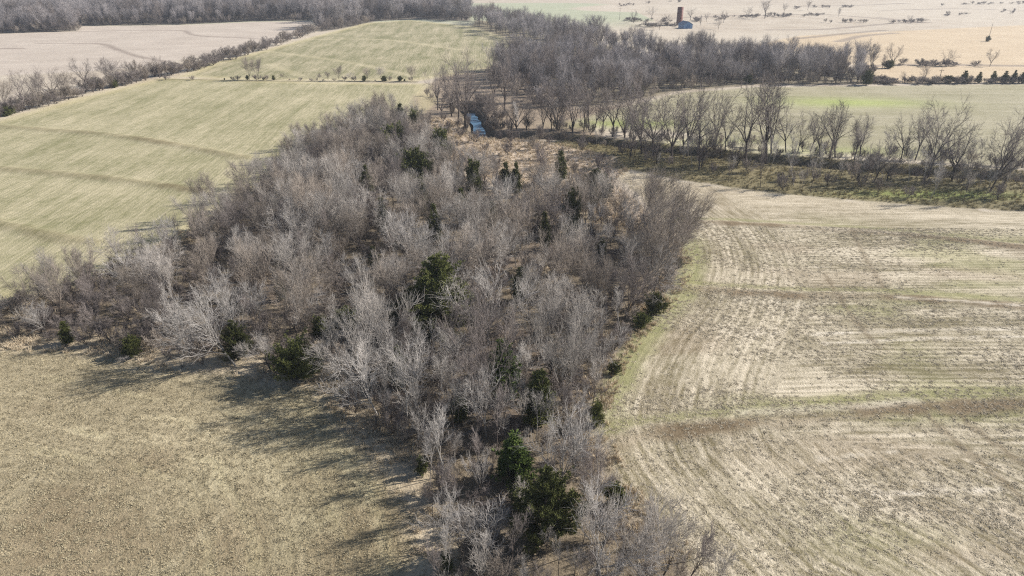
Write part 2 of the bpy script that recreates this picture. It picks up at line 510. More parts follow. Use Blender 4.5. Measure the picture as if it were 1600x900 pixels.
        for l, wd in (([(1270, 523), (1400, 517), (1600, 513)], 0.5), ([(1290, 537), (1450, 530), (1600, 526)], 0.45), ([(1370, 771), (1450, 768), (1560, 764)], 0.45),
                      ([(1400, 468), (1500, 474), (1600, 481)], 0.5), ([(1280, 718), (1330, 712), (1400, 704)], 0.4), ([(1160, 646), (1300, 640), (1430, 628)], 0.9), ([(1290, 360), (1340, 362), (1400, 367)], 0.9)):
            d, _, _ = line_dist(X, Y, smooth_line(gp(l), 4), 12)
            put(sstep(wd * 1.6, wd * 0.3, d + np.abs(jits) * 0.5) * (0.75 if wd < 0.6 else 0.45), alb(196, 184, 160), alb(230, 220, 204), (0.7, 0.2, 0.25))
        for l in ([(1440, 642), (1500, 695), (1560, 745), (1640, 815)], [(1485, 640), (1545, 685), (1640, 752)], [(1330, 360), (1350, 400), (1380, 450)], [(1290, 430), (1320, 480), (1370, 540)]):
            d, _, _ = line_dist(X, Y, smooth_line(gp(l), 4), 12)
            put(sstep(0.7, 0.2, d + np.abs(jits) * 0.2) * 0.6, alb(108, 92, 72), alb(150, 134, 108), (0.4, 0.1, 0.25))
        for ln in TERRACES_L:
            d, a_, _ = line_dist(X, Y, ln, 9)
            k = sstep(2.6, 0.6, d + jits) * sstep(0, 3, poly_sd(X, Y, GREEN)) * (0.5 + 0.5 * sstep(0.35, 0.6, vnoise(a_, d * 0, 14, 63, 2)))
            put(k * 0.75, alb(104, 92, 66), alb(150, 136, 104), (0.42, 0.2, 0.25))
        for l in ([(60, 68), (120, 68), (160, 69), (185, 78), (215, 88), (262, 97)], [(120, 50), (210, 48), (290, 48)], [(290, 49), (310, 56), (400, 60)], [(0, 76), (35, 76)]):
            d, _, _ = line_dist(X, Y, smooth_line(gp(l), 4), 12)
            put(sstep(2.4, 0.8, d) * 0.7, alb(122, 106, 96), alb(150, 136, 124), (0.4, 0.1, 0.2))
        for l in ([(400, 78), (480, 88), (560, 100), (640, 118)], [(420, 100), (470, 118)], [(480, 62), (600, 62), (720, 78)]):
            d, _, _ = line_dist(X, Y, smooth_line(gp(l), 4), 12)
            put(sstep(3.2, 1.0, d + jit * 0.3) * 0.5, alb(182, 170, 132), alb(210, 198, 166), (0.6, 0.1, 0.2))
        d, _, _ = line_dist(X, Y, smooth_line(gp([(250, 124), (330, 125), (400, 126.5), (520, 127), (650, 128)]), 3), 9)
        put(sstep(1.6, 0.5, d) * 0.8, alb(96, 92, 60), alb(130, 122, 88), (0.4, 0.1, 0.25))
        # far pasture gullies and hedges of dead weeds
        for l in ([(1200, 47), (1290, 46), (1400, 37), (1450, 36)], [(1250, 60), (1330, 52), (1380, 48)], [(1200, 26), (1290, 24), (1420, 34)], [(1370, 28), (1440, 35)], [(1380, 17), (1500, 15), (1600, 18)], [(1050, 30), (1150, 26), (1210, 26)], [(1310, 65), (1350, 56), (1400, 52)], [(1240, 12), (1330, 11), (1420, 8)], [(1360, 103), (1450, 101), (1600, 103)]):
            d, _, _ = line_dist(X, Y, smooth_line(gp(l), 4), 12)
            put(sstep(5.0, 1.5, d + jit * 0.5) * 0.7, alb(128, 116, 106), alb(160, 146, 134), (0.4, 0.1, 0.3))
        # grove floor: leaf litter, with dry grass along its rim
        sd = zone_poly(8, GROVE, alb(100, 89, 75), alb(160, 145, 122), (0.45, 0.05, 0.34), 1.4)
        put(sstep(0.5, 0.7, vnoise(X, Y, 8, 71, 3)) * sstep(0, 3, sd) * 0.6, alb(96, 84, 76), alb(140, 124, 112), (0.42, 0.05, 0.3))
        front = sstep(100, 84, Y)
        put(sstep(3.6, 1.2, np.abs(sd + jits)) * front * (X < 5) * 0.8, alb(160, 142, 116), alb(216, 200, 172), (0.6, 0.05, 0.35))
        # creek channel: dark wet soil, with the shade of its trees mixed into the colour
        d, _, _ = line_dist(X, Y, CREEK, 12)
        k = sstep(5.4, 3.0, d + jits) * (Y < 320)
        put(k * 0.85, alb(84, 76, 64), alb(130, 118, 98), (0.4, 0.05, 0.3))
        zone[(d < 4.5) & (Y < 320)] = 11
        nx, ny = sh[1], sh[0]
        idx = np.arange(n_pts).reshape(sh)
        quads = np.stack([idx[:-1, :-1], idx[:-1, 1:], idx[1:, 1:], idx[1:, :-1]], -1).reshape(-1, 4)
        fz = zone[quads[:, 0]]
        for zid, nm in enumerate(names):
            q = quads[fz == zid]
            if len(q):
                u, inv = np.unique(q, return_inverse=True)
                parts[nm][0].append((np.stack([X[u], Y[u], Z[u]], 1), ca[u], cb[u], rows[u], par[u]))
                parts[nm][1].append(inv.reshape(-1, 4))
    for nm, (vs_, fs_) in parts.items():
        if not vs_:
            continue
        off, F = 0, []
        for v, f in zip(vs_, fs_):
            F.append(f + off)
            off += len(v[0])
        F = np.concatenate(F)
        V = [np.concatenate([v[i] for v in vs_]) for i in range(5)]
        me = bpy.data.meshes.new(nm)
        me.vertices.add(len(V[0]))
        me.vertices.foreach_set('co', V[0].astype(np.float32).ravel())
        me.loops.add(F.size)
        me.loops.foreach_set('vertex_index', F.astype(np.int32).ravel())
        me.polygons.add(len(F))
        me.polygons.foreach_set('loop_start', np.arange(0, F.size, 4, dtype=np.int32))
        me.polygons.foreach_set('use_smooth', np.ones(len(F), bool))
        me.update(calc_edges=True)
        for an, arr in (('alb_a', V[1]), ('alb_b', V[2])):
            a = me.attributes.new(an, 'FLOAT_COLOR', 'POINT')
            a.data.foreach_set('color', np.concatenate([arr, np.ones((len(arr), 1))], 1).astype(np.float32).ravel())
        for an, arr in (('rows', V[3]), ('par', V[4])):
            a = me.attributes.new(an, 'FLOAT_VECTOR', 'POINT')
            a.data.foreach_set('vector', arr.astype(np.float32).ravel())
        me.materials.append(M['ground'])
        o = bpy.data.objects.new(nm, me)
        COL.objects.link(o)
        o['kind'] = 'structure'

build_terrain()

# creek water in its channel
def build_water():
    ln = smooth_line(gp([(734, 171), (738, 177), (744, 186), (752, 205), (760, 209)]), 6)
    V, F = [], []
    for i, p in enumerate(ln):
        a = ln[max(i - 1, 0)]
        b = ln[min(i + 1, len(ln) - 1)]
        t = Vector((b[0] - a[0], b[1] - a[1])).normalized()
        w = 1.55 + 0.3 * math.sin(i * 1.3)
        V += [(p[0] - t.y * w, p[1] + t.x * w, -1.35), (p[0] + t.y * w, p[1] - t.x * w, -1.35)]
        if i:
            k = 2 * i
            F.append((k - 2, k - 1, k + 1, k))
    m, nt, b = new_mat('creek_water')
    b.inputs['Base Color'].default_value = (0.09, 0.17, 0.26, 1)  # blue of the reflected sky put into the base colour
    b.inputs['Roughness'].default_value = 0.06
    b.inputs['IOR'].default_value = 1.33
    b.inputs['Specular IOR Level'].default_value = 0.6
    geo = nt.nodes.new('ShaderNodeNewGeometry')
    bump = nt.nodes.new('ShaderNodeBump')
    bump.inputs['Strength'].default_value = 0.9
    bump.inputs['Distance'].default_value = 0.5
    nt.links.new(noise_node(nt, 0.8, 3, 0.6, geo.outputs['Position']), bump.inputs['Height'])
    nt.links.new(bump.outputs['Normal'], b.inputs['Normal'])
    o = mesh_obj('creek_water', V, F, m)
    o['kind'] = 'structure'
build_water()

# ------------------------------------------------------------------ tree growth
def perp(d, rng):
    v = rng.normal(size=3)
    v -= d * v.dot(d)
    return v / (np.linalg.norm(v) + 1e-9)

def unit(v):
    return v / (np.linalg.norm(v) + 1e-9)

class Wood:
    """tapered branch segments collected into one mesh"""
    def __init__(self):
        self.segs = {3: [], 6: []}
    def path(self, pts, r0, r1, sides):
        n = len(pts) - 1
        for i in range(n):
            a = r0 + (r1 - r0) * i / n
            b = r0 + (r1 - r0) * (i + 1) / n
            self.segs[sides].append((*pts[i], *pts[i + 1], a, b))
    def arrays(self):
        VV, FF, off = [], [], 0
        for sides, segs in self.segs.items():
            if not segs:
                continue
            S = np.array(segs)
            p, q, r0, r1 = S[:, 0:3], S[:, 3:6], S[:, 6], S[:, 7]
            d = q - p
            d /= np.linalg.norm(d, axis=1)[:, None] + 1e-9
            ref = np.where(np.abs(d[:, 2:3]) > 0.9, np.array([[1.0, 0, 0]]), np.array([[0, 0, 1.0]]))
            u = np.cross(d, ref)
            u /= np.linalg.norm(u, axis=1)[:, None]
            w = np.cross(d, u)
            V = np.zeros((len(S), 2 * sides, 3))
            for k in range(sides):
                a = 2 * math.pi * k / sides
                o = u * math.cos(a) + w * math.sin(a)
                V[:, k] = p + o * r0[:, None]
                V[:, sides + k] = q + o * r1[:, None]
            base = off + np.arange(len(S))[:, None] * (2 * sides)
            F = np.zeros((len(S), sides, 4), int)
            for k in range(sides):
                k2 = (k + 1) % sides
                F[:, k] = base + np.array([[k, k2, sides + k2, sides + k]])
            VV.append(V.reshape(-1, 3))
            FF.append(F.reshape(-1, 4))
            off += len(S) * 2 * sides
        return np.concatenate(VV), np.concatenate(FF)

def fast_mesh(name, V, F, mat):
    me = bpy.data.meshes.new(name)
    k = F.shape[1]
    me.vertices.add(len(V))
    me.vertices.foreach_set('co', np.asarray(V, np.float32).ravel())
    me.loops.add(F.size)
    me.loops.foreach_set('vertex_index', F.astype(np.int32).ravel())
    me.polygons.add(len(F))
    me.polygons.foreach_set('loop_start', np.arange(0, F.size, k, dtype=np.int32))
    me.update(calc_edges=True)
    me.materials.append(mat)
    return me

def branch_path(p, d, length, n, rng, wob, up):
    pts = [p.copy()]
    d = d.copy()
    for _ in range(n):
        d = unit(d + rng.normal(size=3) * wob + np.array([0, 0, up]))
        pts.append(pts[-1] + d * length / n)
    return pts

def along(pts, t):
    f = t * (len(pts) - 1)
    i = min(int(f), len(pts) - 2)
    return pts[i] + (pts[i + 1] - pts[i]) * (f - i), unit(pts[i + 1] - pts[i])

def grow(seed, H, fork=0.25, leaders=5, lean=(18, 42), n2=10, n3=6, n4=3, l2=0.36, l3=0.18, l4=0.10, ang=(18, 42), up=0.13,
         r_trunk=0.12, r_twig=0.014, gnarl=0.065):
    rng = np.random.default_rng(seed)
    trunk, crown = Wood(), Wood()
    up0 = np.array([0, 0, 1.0])
    tp = branch_path(np.array([0, 0, -0.25]), unit(np.array([rng.normal() * .08, rng.normal() * .08, 1])), H * fork + 0.25, 4, rng, 0.05, 0.05)
    trunk.path(tp, r_trunk, r_trunk * 0.8, 6)
    for k in range(leaders):
        az = 2 * math.pi * (k + rng.uniform(-.35, .35)) / leaders
        tilt = R(rng.uniform(*lean)) if k else R(rng.uniform(2, 12))
        d = np.array([math.sin(tilt) * math.cos(az), math.sin(tilt) * math.sin(az), math.cos(tilt)])
        t0 = rng.uniform(0.65, 1.0)
        st, _ = along(tp, t0)
        L = H * (1 - fork * t0) * rng.uniform(0.82, 1.05)
        lp = branch_path(st, d, L, 7, rng, gnarl, up * 0.6)
        r0 = r_trunk * rng.uniform(0.45, 0.65)
        trunk.path(lp[:5], r0, r0 * 0.42, 6)
        crown.path(lp[4:], r0 * 0.42, r_twig * 1.4, 3)
        for j in range(n2):
            t = 0.16 + 0.84 * (j + rng.uniform(0, 1)) / n2
            p, dd = along(lp, min(t, 0.999))
            a = R(rng.uniform(*ang))
            d2 = unit(dd * math.cos(a) + perp(dd, rng) * math.sin(a))
            L2 = H * l2 * (1.15 - 0.75 * t) * rng.uniform(0.7, 1.25)
            bp = branch_path(p, d2, L2, 4, rng, gnarl * 1.1, up)
            rb = max(r0 * 0.38 * (1.1 - 0.7 * t), r_twig * 2.2)
            crown.path(bp, rb, r_twig * 1.3, 3)
            for m in range(n3):
                t3 = 0.15 + 0.85 * (m + rng.uniform(0, 1)) / n3
                p3, d3 = along(bp, min(t3, 0.999))
                a = R(rng.uniform(*ang))
                dd3 = unit(d3 * math.cos(a) + perp(d3, rng) * math.sin(a))
                L3 = H * l3 * (1.2 - 0.5 * t3) * rng.uniform(0.6, 1.3)
                cp = branch_path(p3, dd3, L3, 2, rng, gnarl * 1.2, up)
                crown.path(cp, r_twig * 1.5, r_twig, 3)
                for q in range(n4):
                    t4 = 0.2 + 0.8 * (q + rng.uniform(0, 1)) / n4
                    p4, d4 = along(cp, min(t4, 0.999))
                    a = R(rng.uniform(22, 50))
                    d5 = unit(d4 * math.cos(a) + perp(d4, rng) * math.sin(a) + up0 * up)
                    L4 = H * l4 * rng.uniform(0.6, 1.4)
                    crown.path([p4, p4 + d5 * L4], r_twig, r_twig * 0.55, 3)
    return trunk, crown

TREE = {}       # kind -> list of (trunk mesh, crown mesh, tone word, nominal height)
def variants(kind, n, tones, seed, **kw):
    out = []
    for i in range(n):
        tone, bark, twig = tones[i % len(tones)]
        H = kw['H']
        t, c = grow(seed + i, **kw)
        out.append((fast_mesh('trunk', *t.arrays(), M[bark]), fast_mesh('crown', *c.arrays(), M[twig]), tone, H))
    TREE[kind] = out

GREY, MAUVE, PALE, DARK = ('grey', 'bark', 'twig_grey'), ('mauve-brown', 'bark', 'twig_mauve'), ('pale silvery', 'bark_pale', 'twig_pale'), ('dark', 'bark_dark', 'twig_dark')
variants('vase', 6, [MAUVE, GREY, MAUVE, GREY, MAUVE, DARK], 100, H=10.0, r_twig=0.0118, n3=8)
variants('vase_round', 5, [GREY, MAUVE, GREY, MAUVE, DARK], 130, H=10.0, fork=0.32, leaders=5, lean=(24, 58), n2=10, n3=8, n4=4, l2=0.30, l3=0.15, l4=0.08, ang=(28, 58), up=0.07, r_twig=0.0118, gnarl=0.10)
TREE['vase'] += TREE.pop('vase_round')
variants('silver', 3, [PALE], 150, H=9.0, fork=0.28, leaders=5, lean=(22, 54), r_twig=0.0145, n2=9, n3=6, ang=(22, 50), up=0.08, gnarl=0.09)
variants('slender', 3, [GREY, DARK, PALE], 200, H=9.0, fork=0.5, leaders=3, lean=(10, 26), n2=8, n3=5, n4=3, l2=0.24, l3=0.13, l4=0.07, r_trunk=0.08, r_twig=0.012)
variants('creek', 4, [DARK], 250, H=16.0, fork=0.30, leaders=5, lean=(16, 48), n2=9, n3=5, n4=3, l2=0.30, l3=0.14, l4=0.07, r_trunk=0.32, r_twig=0.018, gnarl=0.14, ang=(24, 52), up=0.09)
FAR = ('grey', 'bark_dark', 'twig_far')
variants('wood', 4, [FAR, DARK, FAR, FAR], 300, H=16.0, fork=0.25, leaders=6, lean=(14, 44), n2=9, n3=6, n4=3, l2=0.30, l3=0.16, l4=0.09, r_trunk=0.26, r_twig=0.026, gnarl=0.10, ang=(22, 48))
variants('shrub', 3, [MAUVE, DARK, DARK], 350, H=3.4, fork=0.06, leaders=9, lean=(15, 62), n2=7, n3=5, n4=4, l2=0.34, l3=0.17, l4=0.10, r_trunk=0.06, r_twig=0.011, gnarl=0.14)

def joined(tm, cm, name):
    bm = bmesh.new()
    bm.from_mesh(tm)
    bm.from_mesh(cm)
    n_t = len(tm.polygons)
    me = bpy.data.meshes.new(name)
    bm.to_mesh(me)
    bm.free()
    me.materials.append(tm.materials[0])
    me.materials.append(cm.materials[0])
    mi = np.zeros(len(me.polygons), np.int32)
    mi[n_t:] = 1
    me.polygons.foreach_set('material_index', mi)
    return me

WHOLE = {k: [(joined(v[0], v[1], 'tree_wood'), v[2], v[3]) for v in TREE[k]] for k in ('wood', 'shrub', 'vase', 'creek')}

# evergreen red cedars
def cedar_mesh(seed, H, W, profile, mat, n_limb=80):
    rng = np.random.default_rng(seed)
    trunk = Wood()
    trunk.path(branch_path(np.array([0, 0, -0.2]), np.array([0, 0, 1.0]), H * 0.93, 5, rng, 0.02, 0.1), 0.022 * H, 0.02, 6)
    V, F = [], []
    stems = [(0.0, 0.0, 1.0)] + [(W * 0.2 * math.cos(a), W * 0.2 * math.sin(a), rng.uniform(0.6, 0.88)) for a in rng.uniform(0, 6.28, 3)]
    for ox, oy, sh_ in stems[1:]:
        trunk.path([np.array([0, 0, -0.1]), np.array([ox, oy, H * 0.33 * sh_]), np.array([ox, oy, H * 0.9 * sh_])], 0.014 * H, 0.02, 6)
    lob = [rng.uniform(0, 6.28) for _ in range(4)]
    for i in range(n_limb):
        t = (i + rng.uniform(0, 1)) / n_limb
        ox, oy, sh_ = stems[0] if rng.uniform() < 0.45 else stems[rng.integers(0, 4)]
        z = H * sh_ * (0.04 + 0.94 * t)
        az = rng.uniform(0, 6.28)
        if profile == 'cone':
            w = (0.72 if sh_ < 1 else 0.95) * (1 - t) ** 0.62 * (0.55 + 0.45 * min(1, t / 0.12))
        elif profile == 'round':
            w = math.sqrt(max(0.02, 1 - (2 * t - 0.85) ** 2 / 1.4))
        else:
            w = (1 - t ** 2.2) * (0.7 + 0.3 * min(1, t / 0.1))
        w *= 1 + 0.22 * math.sin(2 * az + lob[0] + 3 * t) + 0.15 * math.sin(3 * az + lob[1] - 5 * t)
        L = max(0.25, W / 2 * w * rng.uniform(0.6, 1.2))
        tilt = rng.uniform(0.1, 0.55) + 0.5 * t
        d = unit(np.array([math.cos(az), math.sin(az), tilt]))
        p0 = np.array([ox * min(1, t * 3), oy * min(1, t * 3), z * 0.96])
        lp = branch_path(p0, d, L * 1.08, 3, rng, 0.08, 0.06)
        trunk.path(lp, 0.03 + 0.004 * H * (1 - t), 0.008, 3)
        n_s = int(5 + 10 * L)
        for j in range(n_s):
            s = 0.25 + 0.75 * (j + rng.uniform(0, 1)) / n_s
            p, dd = along(lp, min(s, 0.999))
            p = p + rng.normal(size=3) * 0.13
            for q in range(11):
                bd = unit(dd * 0.8 + rng.normal(size=3) * 0.65 + np.array([0, 0, 0.35]))
                Lb = rng.uniform(0.16, 0.40) * (0.75 + 0.02 * H)
                sd_ = perp(bd, rng) * rng.uniform(0.018, 0.038)
                th = np.cross(bd, sd_) * 0.5
                b0 = len(V)
                mid = p + bd * Lb * 0.45
                V += [p, mid + sd_, mid - sd_, mid + th, p + bd * Lb]
                F += [(b0, b0 + 1, b0 + 3), (b0, b0 + 3, b0 + 2), (b0 + 1, b0 + 4, b0 + 3), (b0 + 3, b0 + 4, b0 + 2)]
    return fast_mesh('trunk', *trunk.arrays(), M['bark']), fast_mesh('crown', np.array(V), np.array(F), M[mat])

CEDAR = {
    'big': cedar_mesh(1, 11.0, 8.2, 'cone', 'cedar', 260),
    'cone': cedar_mesh(2, 6.0, 3.2, 'cone', 'cedar', 130),
    'bright': cedar_mesh(3, 6.5, 3.0, 'cone', 'cedar_bright', 130),
    'olive': cedar_mesh(4, 8.0, 5.8, 'dome', 'cedar_olive', 190),
    'round': cedar_mesh(5, 3.0, 3.0, 'round', 'cedar', 80),
    'wide': cedar_mesh(6, 3.4, 6.4, 'dome', 'cedar', 150),
    'small': cedar_mesh(7, 2.4, 1.8, 'cone', 'cedar_olive', 40),
}
CEDAR_SIZE = {'big': (11.0, 8.2), 'cone': (6.0, 3.2), 'bright': (6.5, 3.0), 'olive': (8.0, 5.8), 'round': (3.0, 3.0), 'wide': (3.4, 6.4), 'small': (2.4, 1.8)}

def empty(name, loc, rz, sc, tilt=(0, 0)):
    o = bpy.data.objects.new(name, None)
    COL.objects.link(o)
    o.location = loc
    o.rotation_euler = (tilt[0], tilt[1], rz)
    o.scale = sc if isinstance(sc, tuple) else (sc, sc, sc)
    o.empty_display_size = 0.5
    return o

def part(name, me, parent):
    o = bpy.data.objects.new(name, me)
    COL.objects.link(o)
    o.parent = parent
    return o

rnd = random.Random(7)

def place_tree(name, kind, loc, H, label, group, cat='tree', tilt=(0, 0), vi=None, squeeze=1.0):
    vs_ = TREE[kind]
    v = vs_[rnd.randrange(len(vs_)) if vi is None else vi % len(vs_)]
    s = H / v[3]
    r = empty(name, loc, rnd.uniform(0, 6.28) if tilt == (0, 0) else rnd.uniform(-0.4, 0.4), (s * squeeze, s * squeeze, s), tilt)
    part('trunk', v[0], r)
    part('crown', v[1], r)
    return tag(r, label, cat, group)

def place_whole(name, kind, loc, H, label, group, cat, sx=1.0):
    v = WHOLE[kind][rnd.randrange(len(WHOLE[kind]))]
    o = bpy.data.objects.new(name, v[0])
    COL.objects.link(o)
    s = H / v[2]
    o.location = loc
    o.scale = (s * sx, s * sx, s)
    o.rotation_euler = (0, 0, rnd.uniform(0, 6.28))
    return tag(o, label, cat, group)

ORD = ['nearest', 'second nearest', 'third nearest', 'fourth nearest', 'fifth nearest', 'sixth nearest', 'seventh nearest', 'eighth nearest', 'ninth nearest', 'tenth nearest',
       'eleventh nearest', 'twelfth nearest', 'thirteenth nearest', 'fourteenth nearest', 'fifteenth nearest', 'sixteenth nearest', 'seventeenth nearest', 'eighteenth nearest', 'nineteenth nearest', 'twentieth nearest']
NUM = ['first', 'second', 'third', 'fourth', 'fifth', 'sixth', 'seventh', 'eighth', 'ninth', 'tenth', 'eleventh', 'twelfth', 'thirteenth', 'fourteenth', 'fifteenth', 'sixteenth', 'seventeenth', 'eighteenth', 'nineteenth', 'twentieth']
def ordinal(i):
    if i < 20: return NUM[i]
    tens = {2: 'twenty', 3: 'thirty', 4: 'forty', 5: 'fifty', 6: 'sixty', 7: 'seventy', 8: 'eighty', 9: 'ninety'}
    n = i + 1
    if n >= 100:
        return 'hundredth' if n == 100 else 'hundred and ' + ordinal(n - 101)
    t, u = divmod(n, 10)
    return (tens[t][:-1] + 'ieth') if u == 0 else tens[t] + '-' + NUM[u - 1]
def ord_near(i):
    return 'nearest' if i == 0 else ordinal(i) + ' nearest'

# ------------------------------------------------------------------ cedars in and around the grove: (px, base py, top py, width px, kind, nickname, label)
CEDARS = [
    (690, 522, 400, 128, 'big', 'the biggest cedar', 'biggest dark green cedar, wide at the base, standing in the middle of the grove'),
    (648, 514, 448, 84, 'olive', '', 'lower bushy cedar leaning out of the shade side of the biggest cedar'),
    (625, 605, 538, 36, 'cone', 'the slim dark cedar', 'slim dark cedar between pale silvery trees near the mown field'),
    (787, 624, 528, 56, 'bright', 'the bright green cedar', 'bright green narrow cedar in the lower middle of the grove'),
    (842, 664, 574, 68, 'cone', 'the shaded cedar', 'dark shaded cedar just beyond the pair at the grove tip'),
    (804, 752, 670, 66, 'bright', 'the green twin cedar', 'rounded green cedar, the farther of the pair at the grove tip'),
    (850, 848, 712, 94, 'olive', 'the olive twin cedar', 'large olive-brown cedar, the nearer of the pair at the grove tip'),
    (465, 592, 545, 82, 'wide', 'the broad low juniper', 'broad low dark juniper bush on the front edge of the grove'),
    (372, 563, 498, 40, 'olive', 'the olive edge cedar', 'olive cedar behind a leaning pale tree on the front edge'),
    (208, 556, 530, 30, 'round', 'the round edge cedar', 'small round cedar casting a shadow on the mown field edge'),
    (108, 537, 502, 26, 'cone', 'the farthest-left edge cedar', 'small upright cedar nearest the left end of the grove edge'),
    (660, 742, 712, 20, 'small', 'the lone small cedar', 'lone small brownish cedar on the dry grass beside the mown field'),
    (698, 892, 858, 24, 'small', '', 'little dark cedar at the bottom of the picture in deep shade'),
    (932, 664, 632, 24, 'round', 'the stubble-side cedar bush', 'small dark cedar bush on the grassy edge beside the stubble field'),
    (1022, 492, 462, 30, 'round', 'the strip-side cedar', 'dark cedar bush tucked under leaning trees beside the grass strip'),
    (1000, 512, 492, 26, 'round', '', 'lower cedar bush just nearer than the one under the leaning trees'),
    (960, 585, 568, 18, 'round', '', 'tiny cedar bush on the green grass strip halfway along the grove edge'),
    (1060, 418, 404, 14, 'small', '', 'tiny dark cedar at the bend of the grass strip'),
    (930, 318, 268, 46, 'olive', 'the far right cedar', 'full olive cedar near the far right corner of the grove'),
    (875, 280, 240, 22, 'cone', 'the slender back cedar', 'slender dark cedar at the back of the grove near the creek trees'),
    (742, 296, 264, 28, 'round', 'the back middle cedar', 'round dark cedar in the back middle of the grove'),
    (692, 240, 214, 28, 'round', 'the tan-grass cedar', 'round olive cedar beside the tan grass clearing'),
    (627, 192, 166, 19, 'cone', 'the clearing cedar', 'single upright cedar at the far tip of the grove by the green field'),
    (648, 272, 246, 44, 'round', 'the far left back cedar', 'spreading dark cedar among mauve trees toward the far tip'),
    (790, 305, 258, 24, 'cone', 'the paired back cedar', 'narrow dark cedar, one of two side by side at the back'),
    (806, 300, 258, 20, 'cone', '', 'narrower dark cedar, the right one of two side by side at the back'),
    (620, 232, 206, 40, 'round', 'the tip cedar', 'dark spreading cedar just inside the far tip of the grove'),
    (814, 470, 418, 34, 'cone', 'the middle right cedar', 'dull green cedar right of the biggest cedar'),
    (722, 330, 298, 24, 'cone', 'the buried cedar', 'dark cedar half buried in mauve crowns beyond the biggest cedar'),
    (600, 350, 312, 22, 'cone', 'the yellowish cedar', 'yellowish cedar half hidden in mauve crowns of the left middle'),
    (545, 520, 488, 40, 'round', 'the grey-green edge cedar', 'grey-green bushy cedar behind the broad low juniper'),
    (680, 358, 322, 22, 'cone', '', 'small dark cedar hidden between crowns above the biggest cedar'),
    (940, 400, 372, 20, 'cone', 'the inner right cedar', 'dark little cedar deep among the leaning trees of the right side'),
    (505, 525, 498, 30, 'round', '', 'dull green cedar bush left of the grey-green bushy cedar'),
    (745, 498, 468, 24, 'round', '', 'low green cedar bush in front of the pale tree right of the biggest cedar'),
    (575, 300, 262, 20, 'cone', '', 'narrow dark cedar among the mauve crowns left of the spreading back cedar'),
    (660, 318, 280, 22, 'cone', '', 'dark cedar top showing above crowns in the upper middle of the grove'),
    (770, 350, 318, 20, 'cone', '', 'dark narrow cedar in the gap beyond the middle right cedar'),
    (850, 372, 334, 20, 'cone', '', 'dark cedar sunk between mauve crowns right of the grove centre'),
    (892, 345, 312, 22, 'round', '', 'small dark cedar in the crowns nearer than the far right cedar'),
    (585, 420, 386, 22, 'cone', '', 'olive cedar half hidden left of the biggest cedar'),
    (440, 470, 436, 20, 'cone', '', 'dark cedar hidden among grey trees of the left wing'),
    (650, 205, 184, 18, 'round', '', 'small dark cedar just nearer than the upright cedar at the far tip'),
    (770, 585, 546, 26, 'cone', '', 'small dark cedar touching the back of the bright green cedar'),
    (822, 800, 738, 58, 'cone', '', 'dark cedar squeezed between the two cedars of the pair at the grove tip'),
    (718, 660, 622, 26, 'round', '', 'dark rounded cedar in the shade left of the shaded cedar'),
    (960, 790, 758, 34, 'round', '', 'dark green bush at the stubble field corner near the grove tip'),
]
LANDMARKS = []
CEDAR_SPOTS = []
for (px, by, ty, w, kind, nick, label) in CEDARS:
    p = at(px, by)
    if p.y > 108 and by - ty < 7.5 * px_per_m(p.y):      # its foot is hidden by the crowns before it
        by = ty + 7.5 * px_per_m(p.y)
        w = w * 1.1
        p = at(px, by)
    k = px_per_m(p.y)
    H = (by - ty) / k * 1.02
    H0, W0 = CEDAR_SIZE[kind]
    Wm = w / (FPX / (p.y * math.cos(PITCH) + CAM_H * math.sin(PITCH)))
    r = empty('red_cedar', p, rnd.uniform(0, 6.28), (Wm / W0 * 1.05, Wm / W0 * 1.05, H / H0))
    part('trunk', CEDAR[kind][0], r)
    part('crown', CEDAR[kind][1], r)
    tag(r, label, 'cedar', 'evergreen cedars in the grove')
    CEDAR_SPOTS.append((p.x, p.y, Wm))
    if nick:
        LANDMARKS.append((p.x, p.y, nick))

# ------------------------------------------------------------------ bare trees of the grove
def inside_poly(x, y, poly):
    return poly_sd(np.array([x]), np.array([y]), poly)[0]

def scatter(poly, dmin_fn, tries, seed, keep_out=(), margin=0.0):
    rg = np.random.default_rng(seed)
    P = np.array(poly)
    lo, hi = P.min(0), P.max(0)
    C = rg.uniform(lo, hi, size=(tries, 2))
    sd = poly_sd(C[:, 0], C[:, 1], poly)
    C = C[sd > margin]
    cell, grid, out = 6.0, {}, []
    for x, y in C:
        dm = dmin_fn(x, y)
        gx, gy = int(x // cell), int(y // cell)
        reach = int(dm // cell) + 1
        ok = True
        for i in range(gx - reach, gx + reach + 1):
            for j in range(gy - reach, gy + reach + 1):
                for (qx, qy) in grid.get((i, j), ()):
                    if (qx - x) ** 2 + (qy - y) ** 2 < dm * dm:
                        ok = False
                        break
                if not ok: break
            if not ok: break
        if not ok or any((x - kx) ** 2 + (y - ky) ** 2 < kr * kr for kx, ky, kr in keep_out):
            continue
        grid.setdefault((gx, gy), []).append((x, y))
        out.append((x, y))
    return out

keep = [(x, y, w * 0.42) for x, y, w in CEDAR_SPOTS]
def spacing(x, y):
    return 3.1 if y < 72 else (4.0 if y < 100 else 3.6)
spots = scatter(GROVE, spacing, 14000, 11, keep, 0.6)
spots = [p for p in spots if p[1] > 36]
def hides(x, y):
    return any(abs(x - kx) < w * 0.4 + 0.9 and (-8.0 if ky < 62 else -6.0 if ky < 100 else -11.0) < y - ky < 1 for kx, ky, w in CEDAR_SPOTS)
spots.sort(key=lambda p: math.hypot(p[0], p[1]))
